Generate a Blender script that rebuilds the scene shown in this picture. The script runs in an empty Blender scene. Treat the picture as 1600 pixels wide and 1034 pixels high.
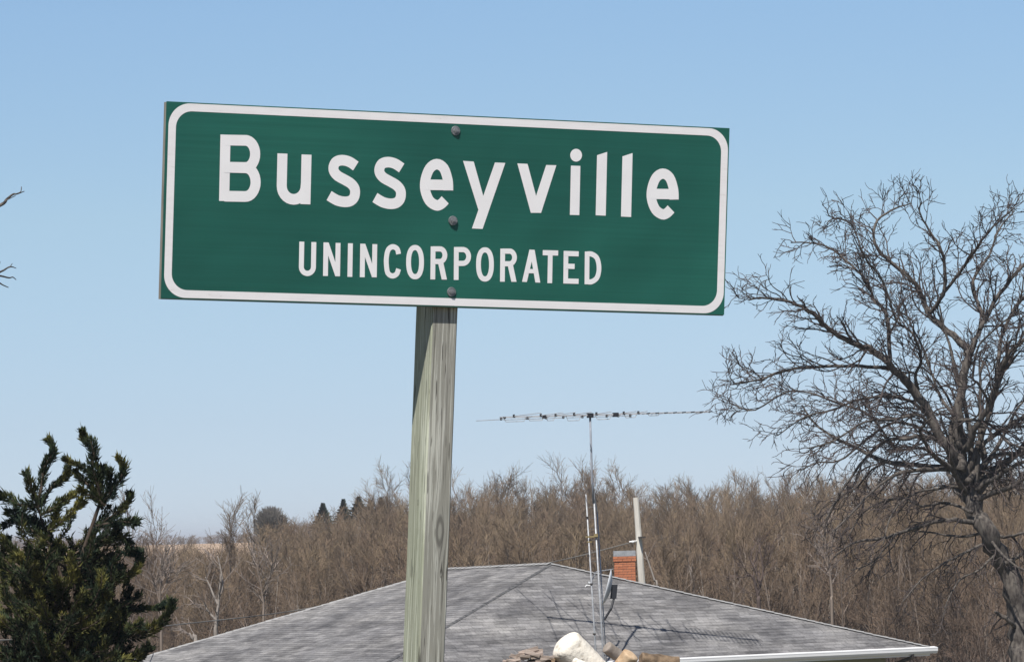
import bpy, bmesh, math, random
import numpy as np
from mathutils import Vector, Matrix, noise
from mathutils.geometry import tessellate_polygon

random.seed(7)
R = math.radians
SC = bpy.context.scene
COL = SC.collection
EYE = 1.6

# ------------------------------------------------------------------ camera, sky, sun, exposure
FPX, CX, CY = 7000.0, 800.0, 517.0            # focal length in photo pixels (1600 wide)
PITCH = math.atan((832 - CY) / FPX); ROLL = R(1.5)
fwd = Vector((0, math.cos(PITCH), math.sin(PITCH)))
up0 = Vector((0, -math.sin(PITCH), math.cos(PITCH)))
rt0 = Vector((1, 0, 0))
rt = rt0 * math.cos(ROLL) - up0 * math.sin(ROLL)
up = up0 * math.cos(ROLL) + rt0 * math.sin(ROLL)
cd = bpy.data.cameras.new('camera'); cam = bpy.data.objects.new('camera', cd); COL.objects.link(cam)
cd.sensor_width = 36; cd.lens = 36 * FPX / 1600; cd.clip_start = 0.5; cd.clip_end = 30000
M = Matrix((rt, up, -fwd)).transposed().to_4x4(); M.translation = Vector((0, 0, EYE))
cam.matrix_world = M; SC.camera = cam

SUN_EL, SUN_AZ = R(57), R(199)                # azimuth measured from +y towards +x
wd = bpy.data.worlds.new('World'); SC.world = wd; wd.use_nodes = True
wn = wd.node_tree.nodes; wl = wd.node_tree.links
bg = wn['Background']; sky = wn.new('ShaderNodeTexSky'); sky.sky_type = 'NISHITA'
sky.sun_disc = False; sky.sun_elevation = SUN_EL; sky.sun_rotation = SUN_AZ
sky.altitude = 0; sky.air_density = 0.6; sky.dust_density = 0.0; sky.ozone_density = 3.0
wt = wn.new('ShaderNodeTexCoord'); wz = wn.new('ShaderNodeSeparateXYZ'); wl.new(wt.outputs['Generated'], wz.inputs[0])
wm = wn.new('ShaderNodeMath'); wm.operation = 'MULTIPLY'; wm.inputs[1].default_value = 4; wm.use_clamp = True; wl.new(wz.outputs[2], wm.inputs[0])
wr = wn.new('ShaderNodeValToRGB'); we = wr.color_ramp.elements                # clear spring air: less white towards the horizon
while len(we) < 5: we.new(.5)
for e_, (p_, c_) in zip(we, ((0, (.56, .585, .73)), (.104, (.655, .64, .705)), (.288, (.875, .83, .755)), (.47, (.955, .945, .875)), (1, (.72, .74, .76)))):
    e_.position = p_; e_.color = (*c_, 1)
wl.new(wm.outputs[0], wr.inputs[0])
wx = wn.new('ShaderNodeMix'); wx.data_type = 'RGBA'; wx.blend_type = 'MULTIPLY'; wx.inputs[0].default_value = 1
wl.new(sky.outputs[0], wx.inputs[6]); wl.new(wr.outputs[0], wx.inputs[7]); wl.new(wx.outputs[2], bg.inputs[0]); bg.inputs[1].default_value = 0.105
sd = bpy.data.lights.new('sun', 'SUN'); sd.energy = 5.0; sd.angle = R(0.53); sd.color = (1, 0.955, 0.89)
sun = bpy.data.objects.new('sun', sd); COL.objects.link(sun)
tosun = Vector((math.sin(SUN_AZ) * math.cos(SUN_EL), math.cos(SUN_AZ) * math.cos(SUN_EL), math.sin(SUN_EL)))
sun.rotation_euler = tosun.to_track_quat('Z', 'Y').to_euler(); sun.location = (0, -5, 12)
vs = SC.view_settings; vs.view_transform = 'Standard'; vs.look = 'None'; vs.gamma = 1; vs.exposure = 0.30
vs.use_curve_mapping = False
SC.render.engine = 'CYCLES'
SC.cycles.max_bounces = 5; SC.cycles.diffuse_bounces = 3; SC.cycles.transparent_max_bounces = 4

def at(px, py, d):
    """point of the place seen at photo pixel (px, py), d metres ahead of the camera"""
    v = fwd + rt * ((px - CX) / FPX) - up * ((py - CY) / FPX)
    return Vector((0, 0, EYE)) + v * (d / v.y)

GK = [(-200, 0), (16, 0), (26, -.12), (60, -1.9), (92, -3.9), (125, -4.4), (155, -7.0), (220, -7.4), (420, -7.0),
      (620, -3.2), (1000, 1.0), (1100, .9), (1350, -3), (3000, -8), (9000, -30), (20000, -160)]
def ground_z(x, y):
    for (a, za), (b, zb) in zip(GK, GK[1:]):
        if a <= y <= b:
            t = (y - a) / (b - a); t = t * t * (3 - 2 * t); z = za + (zb - za) * t; break
    else:
        z = GK[0][1] if y < 0 else GK[-1][1]
    return z + (noise.noise(Vector((x * .05, y * .05, 0))) * .25 if 60 < y < 700 else 0)

# ------------------------------------------------------------------ materials
def new_mat(name, col, rough=.8, metal=0, spec=.3):
    m = bpy.data.materials.new(name); m.use_nodes = True
    b = m.node_tree.nodes['Principled BSDF']
    b.inputs['Base Color'].default_value = (*col, 1); b.inputs['Roughness'].default_value = rough
    b.inputs['Metallic'].default_value = metal; b.inputs['Specular IOR Level'].default_value = spec
    return m
class NB:
    """short hand for node graphs"""
    def __init__(s, m): s.m = m; s.t = m.node_tree; s.b = s.t.nodes['Principled BSDF']
    def n(s, typ, **k):
        x = s.t.nodes.new(typ)
        for a, v in k.items(): setattr(x, a, v)
        return x
    def l(s, a, b): s.t.links.new(a, b)
    def coord(s, kind='Object', scale=(1, 1, 1), rot=(0, 0, 0)):
        c = s.n('ShaderNodeTexCoord'); mp = s.n('ShaderNodeMapping')
        mp.inputs['Scale'].default_value = scale; mp.inputs['Rotation'].default_value = rot
        s.l(c.outputs[kind], mp.inputs[0]); return mp.outputs[0]
    def noise(s, vec, scale, detail=4, rough=.55, dist=0):
        x = s.n('ShaderNodeTexNoise'); x.inputs['Scale'].default_value = scale; x.inputs['Detail'].default_value = detail
        x.inputs['Roughness'].default_value = rough; x.inputs['Distortion'].default_value = dist
        s.l(vec, x.inputs['Vector']); return x.outputs['Fac']
    def ramp(s, fac, stops):
        x = s.n('ShaderNodeValToRGB'); e = x.color_ramp.elements
        while len(e) < len(stops): e.new(.5)
        for i, (p, c) in enumerate(stops):
            e[i].position = p; e[i].color = (*c, 1) if len(c) == 3 else c
        s.l(fac, x.inputs[0]); return x.outputs[0]
    def mix(s, f, a, b, mode='MIX'):
        x = s.n('ShaderNodeMix', data_type='RGBA', blend_type=mode)
        for v, i in ((f, 0), (a, 6), (b, 7)):
            if hasattr(v, 'links'): s.l(v, x.inputs[i])
            else: x.inputs[i].default_value = v if i == 0 else (*v, 1)
        return x.outputs[2]
    def math(s, op, a, b=0, c=None):
        x = s.n('ShaderNodeMath', operation=op)
        for v, i in ((a, 0), (b, 1), (c, 2)):
            if v is None: continue
            if hasattr(v, 'links'): s.l(v, x.inputs[i])
            else: x.inputs[i].default_value = v
        return x.outputs[0]
    def base(s, c): s.l(c, s.b.inputs['Base Color'])
    def bump(s, h, strength=.5, dist=.01):
        x = s.n('ShaderNodeBump'); x.inputs['Strength'].default_value = strength; x.inputs['Distance'].default_value = dist
        s.l(h, x.inputs['Height']); s.l(x.outputs[0], s.b.inputs['Normal'])
def noisy(name, a, b, scale, rough=.85, stretch=(1, 1, 1), bump=0, detail=5, lo=.35, hi=.65, attr=None, rnd=0):
    m = new_mat(name, a, rough); g = NB(m)
    f = g.noise(g.coord('Object', stretch), scale, detail)
    c = g.ramp(f, [(lo, a), (hi, b)])
    if attr:
        at_ = g.n('ShaderNodeAttribute', attribute_name=attr)
        k = g.math('MULTIPLY_ADD', at_.outputs['Fac'], rnd, 1 - rnd / 2)
        x = g.n('ShaderNodeVectorMath', operation='SCALE'); g.l(c, x.inputs[0]); g.l(k, x.inputs['Scale']); c = x.outputs[0]
    g.base(c)
    if bump: g.bump(f, bump, .02)
    return m

# ------------------------------------------------------------------ mesh helpers
def tag(o, label=None, cat=None, group=None, kind=None):
    if label: o['label'] = label
    if cat: o['category'] = cat
    if group: o['group'] = group
    if kind: o['kind'] = kind
    return o
def empty(name, loc):
    o = bpy.data.objects.new(name, None); COL.objects.link(o); o.location = loc; o.empty_display_size = .2; return o
class MB:
    def __init__(s): s.v = []; s.f = []; s.mi = []; s.org = Vector((0, 0, 0))
    def face(s, pts, mi=0):
        i = len(s.v); s.v += [tuple(p) for p in pts]; s.f.append(tuple(range(i, i + len(pts)))); s.mi.append(mi)
    def box(s, c, ax, ay, az, mi=0):
        """c centre, ax ay az half-extent vectors"""
        c, ax, ay, az = map(Vector, (c, ax, ay, az)); i = len(s.v)
        for dz in (-1, 1):
            for dx, dy in ((-1, -1), (1, -1), (1, 1), (-1, 1)): s.v.append(tuple(c + ax * dx + ay * dy + az * dz))
        for q in ((3, 2, 1, 0), (4, 5, 6, 7), (0, 1, 5, 4), (1, 2, 6, 5), (2, 3, 7, 6), (3, 0, 4, 7)):
            s.f.append(tuple(i + k for k in q)); s.mi.append(mi)
    def abox(s, x0, x1, y0, y1, z0, z1, mi=0):
        s.box(((x0 + x1) / 2, (y0 + y1) / 2, (z0 + z1) / 2), ((x1 - x0) / 2, 0, 0), (0, (y1 - y0) / 2, 0), (0, 0, (z1 - z0) / 2), mi)
    def tube(s, pts, rad, sides=4, mi=0, caps=True, noise_amp=0):
        n = len(pts)
        if n < 2: return
        t = (pts[1] - pts[0]).normalized()
        a = t.orthogonal().normalized(); base = len(s.v)
        for k in range(n):
            if k: 
                t = (pts[min(k + 1, n - 1)] - pts[k - 1])
                if t.length < 1e-9: t = Vector((0, 0, 1))
                t.normalize(); a = (a - t * a.dot(t)); a = a.normalized() if a.length > 1e-6 else t.orthogonal().normalized()
            b = t.cross(a); r = rad[k]; p = pts[k]
            for j in range(sides):
                an = 2 * math.pi * j / sides; rr = r
                if noise_amp: rr = r * (1 + noise_amp * noise.noise(Vector((p.x * 3 + j * 1.7, p.y * 3, p.z * 3))))
                q = p + a * (math.cos(an) * rr) + b * (math.sin(an) * rr); s.v.append((q.x, q.y, q.z))
        for k in range(n - 1):
            o = base + k * sides
            for j in range(sides):
                j2 = (j + 1) % sides
                s.f.append((o + j, o + j2, o + sides + j2, o + sides + j)); s.mi.append(mi)
        if caps and sides > 2:
            s.f.append(tuple(base + j for j in reversed(range(sides)))); s.mi.append(mi)
            o = base + (n - 1) * sides; s.f.append(tuple(o + j for j in range(sides))); s.mi.append(mi)
    def build(s, name, mats, parent=None, smooth=False, org=None, link=True, attr=None):
        me = bpy.data.meshes.new(name)
        org = org if org is not None else (parent_root(parent).location if parent and parent_root(parent).get('worldbuild', 1) else None)
        vv = s.v
        if org is not None: ox, oy, oz = org; vv = [(x - ox, y - oy, z - oz) for x, y, z in vv]
        me.from_pydata(vv, [], s.f)
        if not isinstance(mats, (list, tuple)): mats = [mats]
        for m in mats: me.materials.append(m)
        if len(mats) > 1: me.polygons.foreach_set('material_index', s.mi)
        if smooth: me.polygons.foreach_set('use_smooth', [True] * len(me.polygons))
        if attr:
            a = me.attributes.new('rnd', 'FLOAT', 'FACE'); a.data.foreach_set('value', attr)
        me.validate(); me.update()
        o = bpy.data.objects.new(name, me)
        if link: COL.objects.link(o)
        if parent: o.parent = parent
        return o
def parent_root(o):
    while o.parent: o = o.parent
    return o
def V(*a): return Vector(a)
def bez(pts, k=4):
    """Catmull-Rom through points (Vectors)"""
    P = [pts[0]] + list(pts) + [pts[-1]]; out = []
    for i in range(1, len(P) - 2):
        a, b, c, d = P[i - 1], P[i], P[i + 1], P[i + 2]
        for j in range(k):
            t = j / k
            out.append(.5 * ((2 * b) + (c - a) * t + (2 * a - 5 * b + 4 * c - d) * t * t + (3 * b - a - 3 * c + d) * t ** 3))
    out.append(pts[-1].copy()); return out
def rvec(rng=random):
    while True:
        v = Vector((rng.uniform(-1, 1), rng.uniform(-1, 1), rng.uniform(-1, 1)))
        if .05 < v.length < 1: return v.normalized()

# ------------------------------------------------------------------ ground
m_ground = noisy('grass_soil', (.085, .075, .035), (.14, .115, .06), .35, .95, bump=.4)
m_field = noisy('field_stubble', (.34, .235, .15), (.42, .30, .20), .02, .95, stretch=(.3, 3, 1))
mb = MB(); ys = [-150, -60, -20, 0, 8, 14, 20, 26, 34, 42, 50, 60, 72, 84, 96, 110, 125, 140, 155, 175, 200, 240, 300, 360, 420, 500, 620,
                 720, 820, 920, 1000, 1060, 1130, 1250, 1350, 1700, 2300, 3000, 4500, 7000, 12000, 20000]
NXG = 40
for y in ys:
    X = 120 + 1.3 * abs(y)
    for i in range(NXG + 1):
        x = -X + 2 * X * i / NXG; mb.v.append((x, y, ground_z(x, y)))
for j in range(len(ys) - 1):
    for i in range(NXG):
        a = j * (NXG + 1) + i; mb.f.append((a, a + 1, a + NXG + 2, a + NXG + 1)); mb.mi.append(1 if ys[j] >= 500 else 0)
tag(mb.build('ground', [m_ground, m_field], smooth=True), kind='structure')

# ------------------------------------------------------------------ the town sign
SIGN_C = V(-0.17860812, 14.2212589, 1.02649393 + EYE)
e3 = V(0.91846823, 0.3942274, -0.03163643).normalized(); u3 = V(0.0551733, -0.04851003, 0.99729769)
u3 = (u3 - e3 * u3.dot(e3)).normalized(); n3 = e3.cross(u3)
SW, SH = 1.9359, .6096
GLYPHS = [
 ('B',[('s',33.3,[(195.7,514.4),(197.4,308.1)]),('s',33.3,[(195.4,497.7),(264.0,499.5),(267.5,499.0),(273.8,496.9),(279.6,493.3),(284.7,488.3),(289.0,482.0),(292.3,474.7),(294.5,466.7),(295.3,458.3),(295.0,449.9),(293.3,441.7),(290.5,434.2),(286.6,427.5),(281.7,422.1),(276.2,418.0),(270.1,415.5),(262.2,414.8),(195.1,413.2)]),('s',33.3,[(195.1,413.2),(259.4,414.1),(270.2,413.9),(276.7,411.7),(282.8,407.9),(288.3,402.5),(292.8,395.8),(296.3,388.1),(298.5,379.6),(299.5,370.8),(299.1,361.9),(297.3,353.3),(294.3,345.3),(290.2,338.3),(285.1,332.5),(279.3,328.2),(272.9,325.6),(265.0,324.6),(197.8,323.2)])]),
 ('u',[('s',33.3,[(385.9,463.6),(386.6,363.3),(386.7,361.9),(388.0,352.7),(391.2,344.0),(396.2,336.2),(402.7,329.8),(410.4,325.2),(418.9,322.4),(427.8,321.7),(436.6,323.0),(445.0,326.4),(452.4,331.7),(458.5,338.5),(463.0,346.7),(465.7,355.6),(466.4,364.9),(467.5,377.2)]),('s',33.3,[(466.3,463.4),(467.3,307.9)])]),
 ('s',[('s',33.3,[(633.0,434.0),(629.0,436.5),(623.2,440.1),(616.6,443.9),(610.4,446.7),(604.4,448.6),(598.2,449.9),(592.2,450.6),(586.5,450.8),(581.0,450.2),(575.7,449.1),(570.9,447.3),(566.8,445.0),(563.6,441.8),(561.1,437.8),(559.3,433.5),(558.1,429.4),(557.7,425.5),(557.9,421.7),(558.8,417.9),(560.4,414.3),(562.6,410.8),(565.4,407.4),(569.0,404.1),(573.2,400.9),(578.5,397.9),(584.7,395.0),(591.2,392.2),(597.3,389.4),(603.1,386.6),(608.9,383.8),(614.3,381.0),(619.0,377.7),(623.1,374.1),(626.7,370.3),(629.7,366.1),(631.7,361.6),(632.8,356.3),(633.1,350.3),(632.6,344.5),(631.5,339.4),(629.6,335.0),(627.1,331.1),(623.8,327.8),(620.1,325.1),(615.7,323.0),(610.7,321.5),(605.2,320.5),(599.4,320.2),(593.2,320.4),(586.4,321.2),(579.5,322.5),(572.6,324.4),(565.3,327.5),(557.6,331.4),(550.7,335.2),(545.9,337.8)])]),
 ('s',[('s',33.3,[(788.6,434.1),(784.5,436.6),(778.6,440.2),(772.0,443.9),(765.7,446.8),(759.7,448.7),(753.5,450.0),(747.4,450.8),(741.6,450.9),(736.1,450.3),(730.7,449.2),(725.9,447.4),(721.8,445.1),(718.6,441.8),(716.0,437.8),(714.2,433.5),(713.0,429.4),(712.5,425.5),(712.8,421.7),(713.7,417.9),(715.3,414.2),(717.5,410.7),(720.4,407.3),(723.9,404.0),(728.2,400.8),(733.6,397.8),(739.8,394.9),(746.3,392.1),(752.5,389.2),(758.4,386.4),(764.2,383.7),(769.7,380.8),(774.4,377.5),(778.6,373.9),(782.2,370.1),(785.2,365.9),(787.2,361.3),(788.4,356.0),(788.6,350.0),(788.2,344.2),(787.0,339.0),(785.2,334.6),(782.5,330.7),(779.3,327.4),(775.5,324.6),(771.1,322.5),(766.0,321.0),(760.5,320.1),(754.7,319.7),(748.4,319.9),(741.5,320.7),(734.5,322.1),(727.6,324.0),(720.2,327.0),(712.4,331.0),(705.5,334.8),(700.6,337.5)])]),
 ('e',[('s',33.3,[(950.2,369.1),(950.0,374.8),(949.7,382.9),(949.0,392.3),(947.4,401.5),(944.7,411.0),(941.3,421.3),(937.3,431.0),(932.6,438.7),(927.1,444.1),(920.9,448.1),(914.4,450.5),(908.1,451.1),(901.8,449.9),(895.5,446.9),(889.6,442.4),(884.4,436.7),(879.9,429.3),(876.1,420.2),(872.9,410.5),(870.7,401.3),(869.4,392.8),(869.0,384.4),(869.4,376.1),(870.9,367.8),(873.4,359.1),(877.0,350.1),(881.3,341.7),(886.0,334.8),(891.6,329.5),(897.9,325.3),(904.3,322.4),(910.0,320.6),(914.9,320.3),(919.2,321.4),(923.2,323.4),(927.1,325.7),(930.9,328.8),(934.7,332.7),(938.0,336.5),(940.3,339.1)]),('s',33.3,[(867.9,384.4),(964.5,386.7)])]),
 ('y',[('p',33.3,[(997.9,465.1),(1034.7,464.5),(1080.8,327.1),(1055.6,311.3)]),('p',33.3,[(1108.0,464.4),(1144.1,464.4),(1071.9,251.2),(1035.0,251.4)])]),
 ('v',[('p',33.3,[(1186.0,464.6),(1221.6,464.5),(1268.3,320.5),(1273.6,309.3),(1237.9,308.1)]),('p',33.3,[(1286.5,463.5),(1322.3,464.1),(1273.6,309.3),(1237.2,309.8)])]),
 ('i',[('s',33.3,[(1390.1,465.1),(1391.4,306.9)]),('p',33.3,[(1411.3,499.9),(1410.4,505.3),(1408.1,510.1),(1404.7,514.3),(1400.3,517.4),(1395.2,519.2),(1389.9,519.7),(1384.5,518.8),(1379.6,516.5),(1375.4,513.1),(1372.2,508.7),(1370.3,503.6),(1369.8,498.3),(1370.7,493.0),(1372.9,488.1),(1376.3,483.9),(1380.7,480.8),(1385.8,479.0),(1391.2,478.5),(1396.5,479.4),(1401.4,481.7),(1405.6,485.1),(1408.8,489.5),(1410.7,494.6)])]),
 ('l',[('p',33.3,[(1464.4,502.1),(1499.9,514.2),(1501.3,308.6),(1465.7,308.7)])]),
 ('l',[('p',33.3,[(1554.4,502.1),(1590.1,514.2),(1591.5,307.5),(1555.4,307.7)])]),
 ('e',[('s',33.3,[(1743.1,369.2),(1742.8,374.9),(1742.6,383.1),(1741.8,392.6),(1740.2,401.8),(1737.5,411.5),(1734.1,421.9),(1729.9,431.7),(1725.2,439.4),(1719.6,444.9),(1713.3,449.0),(1706.7,451.3),(1700.3,452.0),(1693.9,450.8),(1687.5,447.8),(1681.5,443.3),(1676.2,437.5),(1671.7,430.0),(1667.8,420.8),(1664.6,411.0),(1662.4,401.7),(1661.1,393.1),(1660.7,384.7),(1661.1,376.3),(1662.6,367.9),(1665.1,359.1),(1668.8,350.0),(1673.2,341.6),(1678.0,334.6),(1683.6,329.2),(1690.1,325.0),(1696.5,322.0),(1702.3,320.2),(1707.3,319.9),(1711.7,321.1),(1715.8,323.0),(1719.6,325.4),(1723.6,328.5),(1727.4,332.4),(1730.7,336.2),(1733.0,338.8)]),('s',33.3,[(1659.6,384.7),(1757.5,387.5)])]),
 ('U',[('s',16.5,[(459.0,190.4),(459.8,111.8),(459.8,111.4),(460.4,106.8),(462.1,102.5),(464.6,98.7),(467.9,95.5),(471.8,93.2),(476.1,91.8),(480.6,91.4),(485.1,92.1),(489.4,93.7),(493.1,96.3),(496.2,99.7),(498.5,103.6),(499.9,108.0),(500.2,112.6),(500.2,113.1),(499.3,190.4)])]),
 ('N',[('s',16.5,[(539.9,190.6),(541.4,85.4)]),('s',16.5,[(580.6,190.4),(582.1,85.4)]),('p',16.5,[(532.4,190.1),(549.1,190.2),(590.1,86.8),(574.1,86.3)])]),
 ('I',[('s',16.5,[(622.3,190.6),(623.6,85.1)])]),
 ('N',[('s',16.5,[(663.7,190.6),(665.5,85.2)]),('s',16.5,[(704.7,190.6),(706.2,85.8)]),('p',16.5,[(655.9,190.1),(672.7,190.2),(714.2,86.9),(698.1,86.4)])]),
 ('C',[('s',16.5,[(786.3,161.8),(785.6,165.0),(784.6,169.7),(783.1,174.5),(780.9,178.3),(777.7,180.9),(773.6,183.0),(769.3,184.2),(765.3,184.4),(761.4,183.3),(757.4,181.2),(753.8,178.2),(750.9,174.3),(748.8,169.3),(747.2,163.2),(746.2,156.7),(745.5,150.3),(745.2,144.0),(745.2,137.8),(745.6,131.5),(746.3,125.2),(747.1,118.7),(748.2,112.0),(749.7,105.8),(751.9,100.8),(755.1,97.2),(759.1,94.5),(763.4,92.9),(767.4,92.2),(771.3,92.6),(775.2,94.0),(778.9,96.2),(781.9,99.0),(784.1,102.7),(785.7,107.5),(786.9,112.0),(787.8,115.1)])]),
 ('O',[('s',16.5,[(865.4,139.0),(864.9,148.2),(864.0,155.6),(862.6,162.1),(860.8,167.9),(858.6,172.9),(856.1,177.1),(853.1,180.3),(849.9,182.7),(846.3,184.0),(841.9,184.4),(837.5,183.7),(834.0,182.1),(830.9,179.6),(828.2,176.2),(825.9,171.9),(824.0,166.7),(822.6,160.8),(821.6,154.2),(821.2,146.8),(821.2,137.6),(821.7,128.4),(822.7,121.0),(824.0,114.5),(825.8,108.7),(828.0,103.7),(830.6,99.5),(833.5,96.3),(836.7,93.9),(840.3,92.6),(844.8,92.2),(849.1,92.8),(852.7,94.4),(855.8,96.9),(858.5,100.4),(860.8,104.7),(862.6,109.8),(864.1,115.7),(865.0,122.3),(865.5,129.8),(865.4,139.0)])]),
 ('R',[('s',16.5,[(903.6,190.0),(905.6,85.3)]),('s',16.5,[(903.3,182.0),(926.7,182.8),(926.7,183.0),(930.6,182.6),(934.3,181.3),(937.7,179.0),(940.5,175.9),(942.7,172.1),(944.1,167.9),(944.7,163.4),(944.4,158.9),(943.2,154.7),(941.3,150.8),(938.6,147.5),(935.4,145.0),(931.8,143.4),(928.0,142.8),(928.0,142.8),(904.6,142.0)]),('p',16.5,[(921.1,140.9),(939.4,142.7),(954.0,86.3),(936.2,85.8)])]),
 ('P',[('s',16.5,[(983.4,190.6),(986.0,86.1)]),('s',16.5,[(983.7,182.6),(1007.2,183.3),(1006.0,183.3),(1010.4,182.9),(1014.7,181.4),(1018.5,178.9),(1021.8,175.5),(1024.3,171.4),(1025.9,166.8),(1026.5,161.9),(1026.2,157.0),(1024.9,152.3),(1022.6,148.1),(1019.6,144.5),(1015.9,141.7),(1011.8,140.0),(1007.4,139.3),(1007.4,139.3),(985.1,138.6)])]),
 ('O',[('s',16.5,[(1106.2,139.2),(1105.7,148.4),(1104.7,155.8),(1103.3,162.4),(1101.5,168.3),(1099.3,173.3),(1096.7,177.5),(1093.7,180.8),(1090.5,183.1),(1086.8,184.5),(1082.3,184.8),(1077.9,184.2),(1074.3,182.6),(1071.2,180.1),(1068.4,176.6),(1066.1,172.2),(1064.2,167.1),(1062.8,161.2),(1061.8,154.5),(1061.3,147.0),(1061.4,137.8),(1061.9,128.5),(1062.9,121.1),(1064.2,114.5),(1066.1,108.7),(1068.3,103.6),(1070.9,99.4),(1073.8,96.2),(1077.1,93.8),(1080.8,92.4),(1085.2,92.1),(1089.7,92.7),(1093.2,94.3),(1096.4,96.8),(1099.1,100.3),(1101.4,104.6),(1103.3,109.8),(1104.8,115.7),(1105.8,122.4),(1106.3,129.9),(1106.2,139.2)])]),
 ('R',[('s',16.5,[(1143.8,190.7),(1145.9,85.3)]),('s',16.5,[(1143.6,182.7),(1167.3,183.4),(1167.3,183.7),(1171.2,183.3),(1175.0,181.9),(1178.4,179.6),(1181.2,176.5),(1183.5,172.7),(1184.9,168.5),(1185.5,164.0),(1185.2,159.5),(1184.0,155.1),(1182.0,151.2),(1179.4,147.9),(1176.1,145.4),(1172.5,143.8),(1168.6,143.2),(1168.6,143.2),(1144.8,142.4)]),('p',16.5,[(1161.6,141.3),(1180.1,143.1),(1194.9,86.3),(1176.9,85.8)])]),
 ('A',[('p',16.5,[(1214.2,87.1),(1231.0,86.7),(1254.4,190.4),(1236.8,190.8)]),('p',16.5,[(1237.3,190.8),(1254.9,190.4),(1277.8,86.2),(1260.7,86.2)]),('s',13.8,[(1229.4,121.7),(1262.1,122.3)])]),
 ('T',[('s',16.5,[(1283.6,182.3),(1337.6,182.9)]),('s',16.5,[(1309.9,189.0),(1311.1,85.4)])]),
 ('E',[('s',16.5,[(1364.9,190.1),(1367.0,85.6)]),('s',16.5,[(1356.8,182.4),(1409.8,182.5)]),('s',16.5,[(1366.2,141.7),(1396.6,141.7)]),('s',16.5,[(1358.9,94.0),(1412.1,94.2)])]),
 ('D',[('s',16.5,[(1439.5,191.1),(1441.8,85.7)]),('s',16.5,[(1439.2,183.2),(1442.3,183.4),(1446.7,183.8),(1451.6,183.8),(1456.3,183.0),(1460.8,181.3),(1465.5,179.0),(1470.0,175.9),(1473.7,172.2),(1476.5,167.5),(1478.6,162.0),(1480.3,156.2),(1481.5,150.4),(1482.4,144.6),(1482.8,138.7),(1482.8,132.8),(1482.2,127.1),(1481.3,121.5),(1479.9,115.9),(1477.9,110.6),(1475.3,106.0),(1471.6,102.2),(1467.1,98.9),(1462.3,96.2),(1457.8,94.3),(1453.3,93.5),(1448.6,93.5),(1444.4,93.9),(1441.6,94.1)])]),
]


m_green = new_mat('green_sheeting', (.012, .09, .062), .42, spec=.4); g = NB(m_green)
cl = g.coord('Object', (1, 1, 1)); lines = g.noise(g.coord('Object', (.6, 60, 1)), 1.6, 3, .7)
painted_sheen = g.noise(g.coord('Object', (1.3, 1.6, 1)), 1.1, 2, .5)
c1 = g.ramp(lines, [(.3, (.0105, .090, .069)), (.7, (.0140, .110, .084))])
c2 = g.ramp(painted_sheen, [(.4, (.95, .95, .96)), (.68, (1.32, 1.22, 1.2))])  # broad lighter areas in the green stand in for the panel's uneven sheen
g.base(g.mix(1.0, c1, c2, 'MULTIPLY')); g.bump(g.noise(g.coord('Object', (1, 1, 1)), 2.6, 2), .5, .02)
scr = g.noise(g.coord('Object', (3, 26, 1), (0, 0, .9)), 5, 3, .7); g.l(g.ramp(scr, [(.35, (.30,) * 3), (.65, (.5,) * 3)]), g.b.inputs['Roughness'])
m_white = new_mat('white_sheeting', (.74, .71, .72), .45, spec=.35); g = NB(m_white)
f = g.noise(g.coord('Object', (3, 3, 3)), 3, 5, .6); g.base(g.ramp(f, [(.3, (.81, .79, .795)), (.6, (.86, .845, .85))]))
m_border = new_mat('white_border', (.74, .71, .72), .45, spec=.35); g = NB(m_border)
f = g.noise(g.coord('Object', (6, 30, 3)), 2.2, 6, .65); g.base(g.ramp(f, [(.26, (.60, .57, .55)), (.35, (.81, .785, .79)), (.6, (.85, .83, .835))]))
m_ply = noisy('weathered_plywood', (.17, .155, .13), (.30, .28, .24), 9, .9, stretch=(1, 1, 14))
m_galv = noisy('galvanised_steel', (.20, .21, .22), (.32, .33, .34), 120, .5); NB(m_galv).b.inputs['Metallic'].default_value = .6

BACK = SIGN_C - n3 * .0205
def ray_plane(px, py, p, n):
    o = V(0, 0, EYE); v = at(px, py, 1) - o; return o + v * ((p - o).dot(n) / v.dot(n))
ptop = ray_plane(674.9, 500, BACK, n3)
d0 = -u3 * 1.09                                    # forward lean as the sign's
pb = at(654.3, 1034, (ptop + d0).y)
pz = (ptop - pb).normalized()                       # post axis, upwards
px_ = (e3 - pz * e3.dot(pz)).normalized(); py_ = pz.cross(px_)
tb = (ptop.z + .1) / pz.z
pbase = ptop - pz * tb
root = empty('town_sign', V(pbase.x, pbase.y, 0))
tag(root, 'green town name sign with white lettering bolted to a leaning weathered wooden post', 'sign')
def local_obj(o, mat3, loc):
    m4 = mat3.to_4x4(); m4.translation = Vector(loc) - root.location; o.matrix_local = m4
sm = Matrix((e3, u3, n3)).transposed()
root['worldbuild'] = 0
def sheet(name, z0, z1, pts, mat, parent, link=True):
    b = MB(); n = len(pts)
    b.v = [(x, y, z0) for x, y in pts] + [(x, y, z1) for x, y in pts]
    tri = tessellate_polygon([[V(x, y, 0) for x, y in pts]])
    for t in tri:
        b.f.append(tuple(i + n for i in t)); b.f.append(tuple(reversed(t)))
    for i in range(n): b.f.append((i, (i + 1) % n, (i + 1) % n + n, i + n))
    o = b.build(name, mat, parent); 
    bm = bmesh.new(); bm.from_mesh(o.data); bmesh.ops.recalc_face_normals(bm, faces=bm.faces); bm.to_mesh(o.data); bm.free()
    return o
W2, H2 = SW / 2, SH / 2
plate = sheet('sign_panel', -.0012, .0012, [(-W2, -H2), (W2, -H2), (W2, H2), (-W2, H2)], m_green, root)
local_obj(plate, sm, SIGN_C)
board = MB(); board.abox(-W2 - .001, W2 - .002, -H2 - .003, H2 - .002, -.0200, -.0016)
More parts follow.
